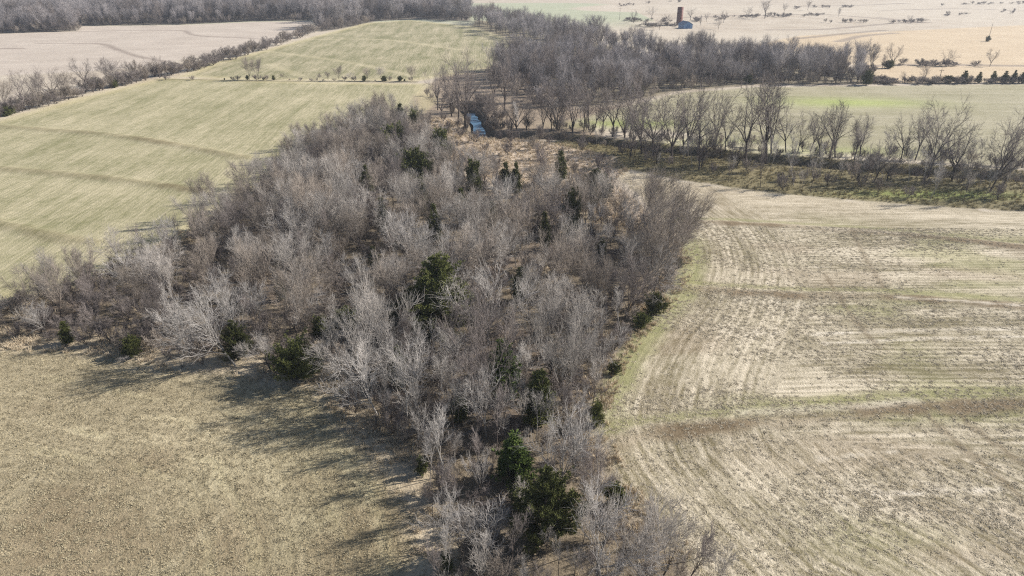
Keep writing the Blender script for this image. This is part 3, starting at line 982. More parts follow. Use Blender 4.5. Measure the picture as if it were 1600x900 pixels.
# hand-placed trees that stand out: (px, base py, top py, kind, variant, tilt x, tilt y, label)
HERO = [
    (368, 572, 478, 'silver', 0, 0, R(-24), 'pale tree leaning over the olive edge cedar toward the mown field'),
    (762, 540, 438, 'silver', 1, 0, 0, 'large pale vase-shaped tree right beside the biggest cedar'),
    (655, 640, 555, 'silver', 2, 0, R(-8), 'pale silvery tree just right of the slim dark cedar'),
    (590, 650, 560, 'silver', 0, 0, R(-14), 'pale silvery tree just left of the slim dark cedar'),
    (700, 600, 535, 'silver', 1, 0, R(8), 'small pale spreading tree between the slim dark and bright green cedars'),
    (535, 590, 505, 'slender', 2, 0, 0, 'thin pale tree with a straight white stem behind the broad juniper'),
    (408, 540, 478, 'slender', 1, 0, 0, 'dark-stemmed young tree right of the olive edge cedar'),
    (660, 698, 610, 'slender', 0, 0, R(-6), 'thin tree with a bare dark stem above the lone small cedar'),
    (695, 745, 655, 'slender', 2, 0, 0, 'thin pale tree right of the lone small cedar'),
    (770, 885, 800, 'silver', 2, 0, R(-6), 'pale forked tree at the bottom left of the olive twin cedar'),
    (935, 905, 780, 'silver', 1, 0, R(4), 'large grey tree at the bottom edge right of the olive twin cedar'),
    (995, 925, 800, 'vase', 1, 0, R(6), 'second grey tree along the bottom edge right of the twin cedars'),
    (1060, 930, 815, 'slender', 1, 0, R(14), 'dark leaning tree at the grove tip over the stubble'),
    (1035, 900, 800, 'vase', 3, 0, R(12), 'open grey tree leaning over the stubble near the grove tip'),
    (1100, 935, 850, 'slender', 0, 0, R(16), 'outermost thin leaning tree over the stubble at the bottom'),
    (878, 770, 668, 'silver', 0, 0, R(6), 'pale twiggy tree right of the green twin cedar'),
    (915, 790, 720, 'vase', 5, 0, R(8), 'small dark-stemmed tree right of the olive twin cedar'),
    (880, 640, 520, 'vase', 1, 0, R(4), 'tall grey tree behind the stubble-side cedar bush'),
    (925, 640, 560, 'slender', 0, 0, R(4), 'slim grey tree standing over the stubble-side cedar bush'),
    (348, 345, 288, 'vase', 0, 0, R(-20), 'dark-limbed tree leaning out over the green field edge'),
    (0, 480, 418, 'slender', 1, 0, 0, 'lone dark tree at the left end of the grove'),
    (1005, 440, 335, 'vase', 2, 0, R(22), 'fan-shaped mauve tree leaning over the grass strip bend'),
    (1030, 400, 308, 'vase', 4, 0, R(28), 'outermost fan-shaped tree leaning over the stubble at the strip bend'),
    (985, 480, 385, 'vase', 6, 0, R(24), 'mauve tree leaning over the strip-side cedar'),
    (1000, 375, 292, 'vase', 0, 0, R(18), 'upright mauve tree at the far corner of the grass strip'),
]
hero_xy = []
for (px, by, ty, kind, vi, tx, tyy, label) in HERO:
    p = at(px, by)
    H = (by - ty) / px_per_m(p.y) * 1.08
    nm = 'sapling' if kind == 'slender' else 'bare_tree'
    place_tree(nm, kind, p, H, label, 'bare trees of the grove', 'tree', (tx, tyy), vi)
    hero_xy.append((p.x, p.y))
spots = [p for p in spots if all((p[0] - a) ** 2 + (p[1] - b) ** 2 > 7 for a, b in hero_xy)]

sdG = poly_sd(np.array([p[0] for p in spots]), np.array([p[1] for p in spots]), GROVE)
hz = height(np.array([p[0] for p in spots]), np.array([p[1] for p in spots]))
edge_d, _, _ = line_dist(np.array([p[0] for p in spots]), np.array([p[1] for p in spots]), STUB_EDGE)
plan, mass = [], []
n_tree = n_sap = 0
for i, (x, y) in enumerate(spots):
    u = rnd.random()
    front = y < 100
    if y < 88:
        kind = 'silver' if u < 0.34 else ('slender' if u < 0.58 else 'vase')
    elif y < 112:
        kind = 'silver' if u < 0.12 else ('slender' if u < 0.34 else 'vase')
    else:
        kind = 'silver' if u < 0.03 else ('slender' if u < 0.10 else 'vase')
    if kind == 'slender':
        H = rnd.uniform(5.5, 8.5)
    elif kind == 'silver':
        H = rnd.uniform(5.5, 8.0)
    else:
        H = rnd.choice((rnd.uniform(5.0, 7.5), rnd.uniform(7.5, 10.0), rnd.uniform(8.5, 11.0))) * (1.0 if y < 150 else 0.92)
    before = hides(x, y)          # only thin young stems grow close before a cedar
    if before:
        if rnd.random() < 0.35:
            continue
        kind, H = 'slender', rnd.uniform(3.5, 6.0)
    if not before and x > 0 and edge_d[i] < 14 and 80 < y < 130:
        tilt = (0, R(rnd.uniform(10, 24) * (1 - edge_d[i] / 16)))
        kind = 'vase'
    elif sdG[i] < 3.5 and x < 0:
        tilt = (R(rnd.uniform(-6, 6)), R(rnd.uniform(-12, -2)))
    else:
        tilt = (R(rnd.uniform(-4, 4)), R(rnd.uniform(-4, 5)))
    if x < -42 and y > 78:
        H *= 0.82
    if sdG[i] < 3.5 and x < 0:
        H *= 0.86
    if (kind == 'slender' and n_sap < 230) or (kind != 'slender' and n_tree < 285):
        if kind == 'slender': n_sap += 1
        else: n_tree += 1
        plan.append((x, y, float(hz[i]), kind, H, tilt, rnd.randrange(20)))
    else:
        mass.append((x, y, float(hz[i]), kind, H, tilt))

# thin young stems filling the near tip of the grove
for (x, y) in scatter(GROVE, lambda x, y: 2.0, 7000, 67, [(a, b, w * 0.3) for a, b, w in CEDAR_SPOTS], 0.4):
    if 36 < y < 70 and n_sap < 300 and all((x - p[0]) ** 2 + (y - p[1]) ** 2 > 1.7 for p in spots):
        n_sap += 1
        plan.append((x, y, h1(x, y), 'slender', rnd.uniform(2.6, 6.2), (R(rnd.uniform(-8, 8)), R(rnd.uniform(-8, 8))), rnd.randrange(20)))

# unique labels: rank by side and distance around the nearest named cedar
def relation(x, y, lm):
    dx, dy = x - lm[0], y - lm[1]
    if abs(dy) > abs(dx):
        return 'behind' if dy > 0 else 'in front of'
    return 'right of' if dx > 0 else 'left of'
slots = {}
for i, t in enumerate(plan):
    lm = min(LANDMARKS, key=lambda l: (l[0] - t[0]) ** 2 + (l[1] - t[1]) ** 2)
    nm = 'sapling' if t[3] == 'slender' else 'bare_tree'
    slots.setdefault((nm, lm[2], relation(t[0], t[1], lm)), []).append((math.hypot(lm[0] - t[0], lm[1] - t[1]), i))
label_of = {}
for (nm, nick, rel), v in slots.items():
    for k, (_, i) in enumerate(sorted(v)):
        t = plan[i]
        vs_ = TREE[t[3]]
        tone = vs_[t[6] % len(vs_)][2]
        word = 'slender young tree' if nm == 'sapling' else 'bare tree'
        label_of[i] = f'{tone} {word}, {ord_near(k)} one {rel} {nick}'
for i, (x, y, z, kind, H, tilt, vi) in enumerate(plan):
    nm = 'sapling' if kind == 'slender' else 'bare_tree'
    r = place_tree(nm, kind, (x, y, z), H, label_of[i].replace('  ', ' '), 'slender young trees of the grove' if nm == 'sapling' else 'bare trees of the grove', 'tree', (tilt[0] + 1e-4, tilt[1]), vi, 0.9)
    if abs(tilt[1]) < R(9):
        r.rotation_euler[2] = rnd.uniform(0, 6.28)

# ------------------------------------------------------------------ geometry-node scatter for what nobody could count
def scatter_stuff(name, label, cat, pts, rots, scls, ids, sources):
    src = bpy.data.collections.new(name + '_sources')
    for k, me in enumerate(sources):
        o = bpy.data.objects.new('%s_source_%02d' % (name, k), me)
        src.objects.link(o)
    me = bpy.data.meshes.new(name)
    me.vertices.add(len(pts))
    me.vertices.foreach_set('co', np.asarray(pts, np.float32).ravel())
    for an, ty, arr in (('rot', 'FLOAT_VECTOR', rots), ('scl', 'FLOAT_VECTOR', scls)):
        a = me.attributes.new(an, ty, 'POINT')
        a.data.foreach_set('vector', np.asarray(arr, np.float32).ravel())
    a = me.attributes.new('pick', 'INT', 'POINT')
    a.data.foreach_set('value', np.asarray(ids, np.int32))
    o = bpy.data.objects.new(name, me)
    COL.objects.link(o)
    ng = bpy.data.node_groups.new(name + '_nodes', 'GeometryNodeTree')
    ng.interface.new_socket('Geometry', in_out='INPUT', socket_type='NodeSocketGeometry')
    ng.interface.new_socket('Geometry', in_out='OUTPUT', socket_type='NodeSocketGeometry')
    gi = ng.nodes.new('NodeGroupInput')
    go = ng.nodes.new('NodeGroupOutput')
    ci = ng.nodes.new('GeometryNodeCollectionInfo')
    ci.inputs['Collection'].default_value = src
    ci.inputs['Separate Children'].default_value = True
    ci.inputs['Reset Children'].default_value = True
    ip = ng.nodes.new('GeometryNodeInstanceOnPoints')
    ip.inputs['Pick Instance'].default_value = True
    def named(n, t):
        a_ = ng.nodes.new('GeometryNodeInputNamedAttribute')
        a_.data_type = t
        a_.inputs['Name'].default_value = n
        return a_.outputs['Attribute']
    m2p = ng.nodes.new('GeometryNodeMeshToPoints')
    ng.links.new(gi.outputs[0], m2p.inputs['Mesh'])
    ng.links.new(m2p.outputs[0], ip.inputs['Points'])
    ng.links.new(ci.outputs[0], ip.inputs['Instance'])
    ng.links.new(named('pick', 'INT'), ip.inputs['Instance Index'])
    e2r = ng.nodes.new('FunctionNodeEulerToRotation')
    ng.links.new(named('rot', 'FLOAT_VECTOR'), e2r.inputs[0])
    ng.links.new(e2r.outputs[0], ip.inputs['Rotation'])
    ng.links.new(named('scl', 'FLOAT_VECTOR'), ip.inputs['Scale'])
    ng.links.new(ip.outputs[0], go.inputs[0])
    md = o.modifiers.new('scatter', 'NODES')
    md.node_group = ng
    return tag(o, label, cat, None, 'stuff')

rg = np.random.default_rng(5)
if mass:
    kinds = ['vase', 'silver', 'slender']
    src_mesh, base = [], {}
    for k in kinds:
        base[k] = len(src_mesh)
        src_mesh += [joined(v[0], v[1], 'tree_wood') for v in TREE[k]]
    pts = [(m_[0], m_[1], m_[2]) for m_ in mass]
    rots = [(m_[5][0], m_[5][1], rnd.uniform(0, 6.28)) for m_ in mass]
    scls = [(m_[4] / TREE[m_[3]][0][3],) * 3 for m_ in mass]
    ids = [base[m_[3]] + rnd.randrange(len(TREE[m_[3]])) for m_ in mass]
    scatter_stuff('far_grove_woods', 'mass of mauve bare crowns filling the far end of the grove', 'woods', pts, rots, scls, ids, src_mesh)

# ------------------------------------------------------------------ understory shrubs of the grove
sh = scatter(GROVE, lambda x, y: 1.9 if y < 80 else (2.2 if y < 100 else 2.7), 12000, 23, keep, 0.2)
sh = [p for p in sh if p[1] > 38 and not any(abs(p[0] - kx) < w * 0.5 + 0.5 and -3.5 < p[1] - ky < 1 for kx, ky, w in CEDAR_SPOTS)]
sh.sort(key=lambda p: math.hypot(*p))
own = sh[:260]
slots = {}
for i, (x, y) in enumerate(own):
    lm = min(LANDMARKS, key=lambda l: (l[0] - x) ** 2 + (l[1] - y) ** 2)
    slots.setdefault((lm[2], relation(x, y, lm)), []).append((math.hypot(lm[0] - x, lm[1] - y), i))
for (nick, rel), v in slots.items():
    for k, (_, i) in enumerate(sorted(v)):
        x, y = own[i]
        place_whole('thicket_shrub', 'shrub', (x, y, h1(x, y)), rnd.uniform(1.0, 3.2), f'low leafless shrub, {ord_near(k)} one {rel} {nick}', 'leafless shrubs under the grove', 'shrub')
rest = sh[260:]
if rest:
    P = np.array(rest)
    n = len(P)
    scatter_stuff('grove_undergrowth', 'tangled leafless undergrowth below the farther grove trees', 'undergrowth', np.stack([P[:, 0], P[:, 1], height(P[:, 0], P[:, 1])], 1),
                  np.stack([np.zeros(n), np.zeros(n), rg.uniform(0, 6.28, n)], 1), np.repeat(rg.uniform(0.5, 1.0, n)[:, None], 3, 1), rg.integers(0, 3, n), [w[0] for w in WHOLE['shrub']])

fb = np.array([p for p in scatter(GROVE, lambda x, y: 2.6, 5000, 29, (), 0.5) if p[1] < 112])
n = len(fb)
scatter_stuff('fallen_branches', 'fallen dead branches lying on the grove floor', 'branches', np.stack([fb[:, 0], fb[:, 1], height(fb[:, 0], fb[:, 1]) + 0.12], 1),
              np.stack([rg.uniform(1.35, 1.55, n), np.zeros(n), rg.uniform(0, 6.28, n)], 1), np.stack([rg.uniform(0.1, 0.22, n), rg.uniform(0.06, 0.14, n), rg.uniform(0.2, 0.5, n)], 1),
              rg.integers(0, 3, n), [joined(v[0], v[1], 'branch_wood') for v in TREE['slender']])

# ------------------------------------------------------------------ creek trees: (px, base py, top py)
CREEK_TREES = [(724, 206, 138), (764, 207, 150), (684, 172, 112), (706, 182, 118), (716, 196, 104), (728, 202, 108), (690, 186, 140), (770, 172, 104), (788, 176, 100), (776, 208, 150), (797, 213, 160), (808, 214, 148), (822, 208, 152),
               (846, 212, 158), (862, 205, 150), (873, 210, 152), (895, 218, 150), (912, 206, 160), (929, 202, 148), (942, 204, 152), (957, 214, 156), (975, 226, 158), (984, 212, 150), (1002, 240, 168), (1020, 240, 148),
               (1034, 220, 160), (1050, 256, 170), (1074, 244, 158), (1092, 232, 166), (1115, 240, 158), (1133, 236, 170), (1164, 252, 162), (1196, 256, 140), (1206, 252, 138), (1228, 238, 176), (1246, 240, 184),
               (1266, 236, 180), (1281, 245, 180), (1296, 247, 176), (1305, 246, 178), (1334, 250, 190), (1345, 244, 196), (1386, 252, 216), (1410, 250, 224), (1430, 250, 186), (1449, 278, 182), (1452, 262, 190),
               (1486, 284, 200), (1494, 268, 206), (1515, 270, 226), (1530, 262, 220), (1546, 300, 202), (1556, 280, 206), (1568, 290, 220), (1597, 262, 180), (1240, 290, 246), (1350, 292, 240), (1385, 284, 232), (1440, 290, 240), (1510, 296, 240),
               (1096, 262, 206), (1150, 262, 214), (1010, 250, 196), (985, 246, 190), (1062, 240, 184)]
for k in range(46):                       # smaller trees crowding between the tall ones
    q = rnd.choice(CREEK_TREES)
    px, by = q[0] + rnd.gauss(0, 11), q[1] + rnd.gauss(0, 5)
    if px > 790:
        CREEK_TREES.append((px, by, by - rnd.uniform(22, 58)))
for i, (px, by, ty) in enumerate(sorted(CREEK_TREES)):
    p = at(px, by)
    H = (by - ty) / px_per_m(p.y) * 1.1
    big = H > 13
    where = 'above the blue pool' if px < 800 else 'along the creek'
    size = 'tall dark spreading' if H > 15 else ('dark bare' if big else 'small dark bare')
    kind = 'creek' if H > 9 else 'slender'
    H *= rnd.uniform(0.8, 1.08)
    place_tree('creek_tree', kind, p, H, f'{size} creek tree, {ordinal(i)} from the left {where}', 'bare trees lining the creek', 'tree', (R(rnd.uniform(-9, 9)), R(rnd.uniform(-11, 11))), None, rnd.uniform(0.62, 0.95) if H > 9 else 1.0).rotation_euler[2] = rnd.uniform(0, 6.28)

# thin saplings and brush on the low bank
lb = scatter(BANK_LOW, lambda x, y: 3.4, 2500, 31, (), 1.0)
lb = [p for p in lb if p[0] < 190]
lb.sort()
n_b = 0
for i, (x, y) in enumerate(lb):
    if i % 3 == 0 and n_b < 60:
        place_tree('bank_sapling', 'slender', (x, y, h1(x, y)), rnd.uniform(4, 8), f'thin leafless sapling on the low creek bank, {ordinal(n_b)} from the left', 'saplings on the low creek bank')
        n_b += 1
pts = [p for i, p in enumerate(lb) if i % 3 == 1]
# dense brush along the channel and in the tan clearing
for (px, by, sp) in [(672 + 6 * k, 148 + 1.6 * k, 1) for k in range(9)] + [(760 + 5 * k, 160 + 5 * k, 1) for k in range(8)] + [(768 + 12 * k, 211 + 0.6 * k, 1) for k in range(10)] + [(880 + 15 * k, 214 + 1.3 * k, 1) for k in range(48)]:
    q = at(px + rnd.uniform(-6, 6), by + rnd.uniform(-4, 5))
    pts.append((q.x, q.y))
pool = [p for p in CREEK if 198 < p[1] < 245 and p[0] < 0]
for _ in range(46):
    q = pool[rnd.randrange(len(pool))]
    sgn = rnd.choice((-1, 1, 1))
    pts.append((q[0] + sgn * rnd.uniform(2.6, 7.5), q[1] + rnd.uniform(-1, 6)))
for q in scatter(MIDGRASS, lambda x, y: 6.5, 900, 37, (), 1.0):
    pts.append(q)
P = np.array(pts)
n = len(P)
scatter_stuff('creek_undergrowth', 'dense leafless brush along the creek banks and tan clearing', 'undergrowth', np.stack([P[:, 0], P[:, 1], height(P[:, 0], P[:, 1])], 1),
              np.stack([np.zeros(n), np.zeros(n), rg.uniform(0, 6.28, n)], 1), np.repeat(rg.uniform(0.45, 1.15, n)[:, None], 3, 1), rg.integers(0, 3, n), [w[0] for w in WHOLE['shrub']])

# ------------------------------------------------------------------ woods behind the creek
wd = scatter(WOODS, lambda x, y: 4.2 if y < 330 else 5.5, 12000, 41, (), 1.0)
wd = [p for p in wd if rnd.random() < 0.35 + 0.75 * float(vnoise(np.array([p[0]]), np.array([p[1]]), 22, 77, 2)[0])]
wd.sort(key=lambda p: p[1])
front_w = sorted(wd[:120])
for i, (x, y) in enumerate(front_w):
    place_whole('woodland_tree', 'wood', (x, y, h1(x, y)), rnd.choice((rnd.uniform(5, 9), rnd.uniform(8, 13))), f'grey leafless tree at the front of the creek woods, {ordinal(i)} from the left', 'front trees of the creek woods', 'tree', 0.85)
rest = wd[120:]
P = np.array(rest)
n = len(P)
s_ = (5.5 + 8 * vnoise(P[:, 0], P[:, 1], 16, 83, 2) + rg.uniform(-1, 3.5, n)) / 16
scatter_stuff('creek_woods', 'grey-blue mass of leafless woods beyond the creek', 'woods', np.stack([P[:, 0], P[:, 1], height(P[:, 0], P[:, 1])], 1),
              np.stack([np.zeros(n), np.zeros(n), rg.uniform(0, 6.28, n)], 1), np.stack([s_ * 0.85, s_ * 0.85, s_], 1), rg.integers(0, 4, n), [w[0] for w in WHOLE['wood']])
bw = [p for p in scatter(WOODS, lambda x, y: 3.2, 7000, 47, (), 0.0) if p[1] < 380]
P = np.array(bw)
n = len(P)
scatter_stuff('woods_undergrowth', 'tangled leafless brush at the foot of the creek woods', 'undergrowth', np.stack([P[:, 0], P[:, 1], height(P[:, 0], P[:, 1])], 1),
              np.stack([np.zeros(n), np.zeros(n), rg.uniform(0, 6.28, n)], 1), np.repeat(rg.uniform(0.5, 1.5, n)[:, None], 3, 1), rg.integers(0, 3, n), [w[0] for w in WHOLE['shrub']])
fw = scatter(FARWOODS, lambda x, y: 4.8, 14000, 43, (), 0.5)
fw = [p for p in fw if abs(p[0]) < 700 and rnd.random() < 0.25 + 0.95 * float(vnoise(np.array([p[0]]), np.array([p[1]]), 40, 87, 2)[0])]
fw.sort(key=lambda p: p[1])
front_f = sorted(p for p in fw if -430 < p[0] < 60)
front_f = sorted(sorted(front_f, key=lambda p: p[1])[:70])
fs = set(front_f)
for i, (x, y) in enumerate(front_f):
    place_whole('distant_tree', 'wood', (x, y, h1(x, y)), rnd.choice((rnd.uniform(5, 10), rnd.uniform(9, 17))), f'hazy leafless tree at the edge of the distant woods, {ordinal(i)} from the left', 'front trees of the distant woods', 'tree', 1.0)
P = np.array([p for p in fw if p not in fs])
n = len(P)
s_ = rg.uniform(8, 19, n) / 16
scatter_stuff('distant_woods', 'hazy grey band of leafless woods along the top of the valley', 'woods', np.stack([P[:, 0], P[:, 1], height(P[:, 0], P[:, 1])], 1),
              np.stack([np.zeros(n), np.zeros(n), rg.uniform(0, 6.28, n)], 1), np.stack([s_, s_, s_], 1), rg.integers(0, 4, n), [w[0] for w in WHOLE['wood']])

fb2 = np.array([p for p in scatter(FARWOODS, lambda x, y: 4.5, 9000, 53, (), -1.0) if abs(p[0]) < 560])
n = len(fb2)
scatter_stuff('distant_undergrowth', 'hazy brush at the foot of the distant woods', 'undergrowth', np.stack([fb2[:, 0], fb2[:, 1], height(fb2[:, 0], fb2[:, 1])], 1),
              np.stack([np.zeros(n), np.zeros(n), rg.uniform(0, 6.28, n)], 1), np.repeat(rg.uniform(0.8, 2.0, n)[:, None], 3, 1), rg.integers(0, 3, n), [w[0] for w in WHOLE['shrub']])

# ------------------------------------------------------------------ hedgerows on the left
HEDGE_TREES = [(8, 178, 132), (38, 166, 116), (40, 172, 130), (62, 160, 122), (86, 158, 110), (96, 150, 116), (112, 152, 118), (134, 138, 96), (150, 140, 112), (172, 134, 94), (180, 132, 98), (206, 126, 98), (214, 126, 100), (232, 122, 104), (250, 122, 90), (270, 116, 98), (280, 117, 100)]
for i, (px, by, ty) in enumerate(HEDGE_TREES):
    p = at(px, by)
    H = (by - ty) / px_per_m(p.y) * 0.92
    place_tree('hedgerow_tree', 'creek' if i % 3 else 'vase', p, H, f'bare hedgerow tree between green and pale fields, {ordinal(i)} from the left', 'trees of the left hedgerow', squeeze=1.0)
ln = smooth_line([(-10, 184), (60, 168), (130, 150), (200, 132), (250, 120), (300, 111), (340, 100), (380, 88), (420, 76), (460, 62), (490, 50)], 9)
for i, (px, py) in enumerate(ln):
    for rep in range(1):
        p = at(px + rnd.uniform(-4, 4), py - rnd.uniform(-1.5, 2.5))
        place_whole('hedgerow_shrub', 'shrub', p, rnd.uniform(2.8, 5.8), f'dense leafless hedgerow shrub along the pale field, {ordinal(i)} from the left', 'shrubs of the long hedgerow', 'shrub', 1.35)
# fence line trees and shrubs between the two green fields
for i, (px, by, ty) in enumerate([(390, 125, 100), (404, 124, 102), (443, 124, 116), (500, 126, 117), (513, 126, 116), (530, 126, 110), (549, 126, 116), (575, 126, 112), (596, 126, 110), (645, 127, 110)]):
    p = at(px, by)
    place_tree('field_border_tree', 'vase', p, (by - ty) / px_per_m(p.y) * 1.1, f'small bare tree on the line between the two green fields, {ordinal(i)} from the left', 'small trees between the green fields')
for i, q in enumerate([262, 300, 362, 371, 398, 418, 452, 470, 486, 494, 507, 520, 538, 556, 588, 612, 640]):
    p = at(q + rnd.uniform(-3, 3), 125 + (q - 256) / 200 + rnd.uniform(-0.6, 0.6))
    place_whole('field_border_shrub', 'shrub', p, rnd.uniform(0.6, 2.2), f'tiny leafless shrub between the two green fields, {ordinal(i)} from the left', 'tiny shrubs between the green fields', 'shrub', 1.6)
SMALL_EVERGREENS = [(351, 125, 122, 3), (387, 125, 119, 5), (412, 125, 120, 6), (428, 125, 119, 7), (569, 127, 119, 9), (600, 127, 120, 10), (625, 127, 119, 10), (632, 127, 124, 4)]
def far_cedar(px, by, ty, w, kind, label, group):
    p = at(px, by)
    H = (by - ty) / px_per_m(p.y)
    H0, W0 = CEDAR_SIZE[kind]
    Wm = w / (FPX / (p.y * math.cos(PITCH) + CAM_H * math.sin(PITCH)))
    r = empty('field_cedar', p, rnd.uniform(0, 6.28), (Wm / W0, Wm / W0, H / H0))
    part('trunk', CEDAR[kind][0], r)
    part('crown', CEDAR[kind][1], r)
    r.scale *= rnd.uniform(0.7, 1.0)
    tag(r, label, 'cedar', group)
for i, (px, by, ty, w) in enumerate(SMALL_EVERGREENS):
    far_cedar(px, by, ty, w, 'round', f'tiny dark evergreen bush between the two green fields, {ordinal(i)} from the left', 'evergreen bushes between the green fields')
for i, (px, by, ty, w) in enumerate([(12, 181, 168, 24), (32, 170, 156, 16), (150, 137, 124, 16), (179, 137, 124, 18)]):
    far_cedar(px, by, ty, w, 'round', f'dark green bush at the foot of the left hedgerow, {ordinal(i)} from the left', 'evergreen bushes of the left hedgerow')
for i, (px, by, ty, w, kd) in enumerate(sorted([(1353, 133, 112, 19, 'round'), (1388, 107, 95, 22, 'round'), (1480, 130, 120, 22, 'round'), (1505, 130, 109, 20, 'cone'), (1528, 130, 114, 12, 'cone'), (1550, 129, 113, 12, 'cone'), (1568, 130, 110, 16, 'cone'), (1582, 130, 107, 14, 'cone'), (1597, 130, 107, 18, 'cone'), (1543, 65, 57, 8, 'round'), (1168, 130, 118, 14, 'round'), (1003, 152, 132, 14, 'cone')])):
    far_cedar(px, by, ty, w, kd, f'dark cedar along the far edge of the right-hand fields, {ordinal(i)} from the left', 'cedars beyond the right-hand fields')
for i, (px, by, ty) in enumerate(sorted([(1392, 106, 78), (1378, 108, 90), (1443, 128, 108), (1410, 130, 116), (1482, 104, 84), (1546, 104, 84), (1262, 16, 4), (1195, 29, 5), (1168, 28, 15), (1130, 36, 22), (1040, 38, 26), (1018, 28, 15), (1079, 31, 17), (1094, 40, 28), (1104, 34, 24), (1122, 46, 34), (1030, 47, 34), (990, 36, 22), (1225, 20, 9), (1310, 26, 16), (1420, 34, 26)])):
    p = at(px, by)
    place_tree('pasture_tree', 'creek', p, (by - ty) / px_per_m(p.y) * 1.1, f'lone bare tree on the pale pasture beyond the woods, {ordinal(i)} from the left', 'lone trees of the far pasture')
# weeds and brush on the far pasture
pts = []
for l in ([(1200, 26), (1290, 24)], [(1300, 36), (1440, 35)], [(1360, 128), (1470, 130)], [(1400, 102), (1560, 104)], [(1120, 28), (1210, 26)], [(960, 32), (1040, 34)], [(1240, 13), (1330, 11)], [(1375, 131), (1500, 131)], [(1010, 42), (1050, 40)], [(1080, 34), (1130, 31)], [(960, 10), (1060, 3)], [(1420, 10), (1600, 5)], [(1480, 24), (1600, 18)], [(1500, 130), (1600, 130)]):
    for px, py in smooth_line(l, 14):
        if rnd.random() < 0.45:
            continue
        for _ in range(rnd.randrange(1, 4)):
            q = at(px + rnd.gauss(0, 6), py + rnd.gauss(0, 0.8))
            pts.append((q.x, q.y, q.z))
P = np.array(pts)
n = len(P)
scatter_stuff('pasture_undergrowth', 'low dark brush in the draws of the far pasture', 'undergrowth', P, np.stack([np.zeros(n), np.zeros(n), rg.uniform(0, 6.28, n)], 1),
              np.stack([rg.uniform(0.7, 1.9, n)] * 2 + [rg.uniform(0.3, 0.9, n)], 1), rg.integers(0, 3, n), [w[0] for w in WHOLE['shrub']])

# ------------------------------------------------------------------ grass tufts and straw
def tuft_mesh(name, seed, n_blade, h, spread, lie, mat, width=0.02):
    rng = np.random.default_rng(seed)
    V, F = [], []
    for _ in range(n_blade):
        a = rng.uniform(0, 6.28)
        r = spread * math.sqrt(rng.uniform(0, 1))
        p = np.array([r * math.cos(a), r * math.sin(a), 0.0])
        d = unit(np.array([rng.normal() * lie, rng.normal() * lie, 1.0 if lie < 1 else rng.uniform(0.15, 0.6)]))
        L = h * rng.uniform(0.6, 1.3)
        s = perp(d, rng) * width
        b0 = len(V)
        tip = p + d * L * 0.6 + np.array([d[0], d[1], d[2] * 0.4]) * L * 0.4
        V += [p - s, p + s, p + d * L * 0.6 + s * 0.7, p + d * L * 0.6 - s * 0.7, tip]
        F += [(b0, b0 + 1, b0 + 2), (b0, b0 + 2, b0 + 3), (b0 + 3, b0 + 2, b0 + 4)]
    return fast_mesh(name, np.array(V), np.array(F), mat)

def field_scatter(name, label, cat, poly, n, box, sources, smin, smax, dens=None, rowdir=None):
    C = np.stack([rg.uniform(box[0], box[1], n), rg.uniform(box[2], box[3], n)], 1)
    sd = poly_sd(C[:, 0], C[:, 1], poly)
    C = C[sd > 0.4]
    if dens is not None:
        C = C[rg.uniform(0, 1, len(C)) < dens(C[:, 0], C[:, 1])]
    m = len(C)
    scatter_stuff(name, label, cat, np.stack([C[:, 0], C[:, 1], height(C[:, 0], C[:, 1])], 1), np.stack([np.zeros(m), np.zeros(m), rg.uniform(0, 6.28, m)], 1),
                  np.repeat(rg.uniform(smin, smax, m)[:, None], 3, 1), rg.integers(0, len(sources), m), sources)

hay_src = [tuft_mesh('hay_tuft', 60 + i, 18, 0.17, 0.26, 0.9, M['hay'], 0.018) for i in range(3)]
field_scatter('hay_grass', 'cropped tan grass covering the mown field', 'grass', HAY, 24000, (-75, 0, 30, 80), hay_src, 0.5, 1.2)
straw_src = [tuft_mesh('straw_clump', 70 + i, 14, 0.26, 0.22, 1.6, M['straw'], 0.018) for i in range(3)]
field_scatter('straw_litter', 'pale straw and stubble strewn over the right-hand field', 'straw', STUBBLE, 110000, (0, 110, 34, 120), straw_src, 0.5, 1.2,
              lambda x, y: np.clip(0.15 + 1.5 * (vnoise(x * 0.4, y, 7, 57, 3) - 0.35), 0.05, 1))
dead_src = [tuft_mesh('tall_grass', 80 + i, 22, 0.75, 0.25, 0.35, M['dead_grass'], 0.018) for i in range(3)]
def rim(x, y):
    d = np.abs(poly_sd(x, y, GROVE))
    return np.clip(sstep(4.5, 1.0, d) * 0.9 * (vnoise(x, y, 4, 91, 2) > 0.42) + 0.05, 0, 1)
field_scatter('dead_grass', 'tall dead grass along the rim of the grove', 'grass', [(-120, 30), (60, 30), (60, 130), (-120, 130)], 60000, (-110, 45, 36, 125), dead_src, 0.5, 1.1,
              lambda x, y: rim(x, y) * ((poly_sd(x, y, GROVE) > -2.0)))
field_scatter('meadow_grass', 'dead tan grass in the clearing by the creek', 'grass', MIDGRASS, 26000, (-50, 50, 100, 260), dead_src, 0.6, 1.3)
field_scatter('bank_grass', 'rough olive grass on the low creek bank', 'grass', BANK_LOW, 26000, (10, 190, 110, 230), [tuft_mesh('rough_grass', 90 + i, 22, 0.7, 0.3, 0.45, M['bank_grass'], 0.02) for i in range(3)], 0.5, 1.1)

# ------------------------------------------------------------------ farm on the far side
def box_verts(x0, x1, y0, y1, z0, z1):
    V = [(x, y, z) for z in (z0, z1) for y in (y0, y1) for x in (x0, x1)]
    F = [(0, 2, 3, 1), (4, 5, 7, 6), (0, 1, 5, 4), (2, 6, 7, 3), (0, 4, 6, 2), (1, 3, 7, 5)]
    return V, F

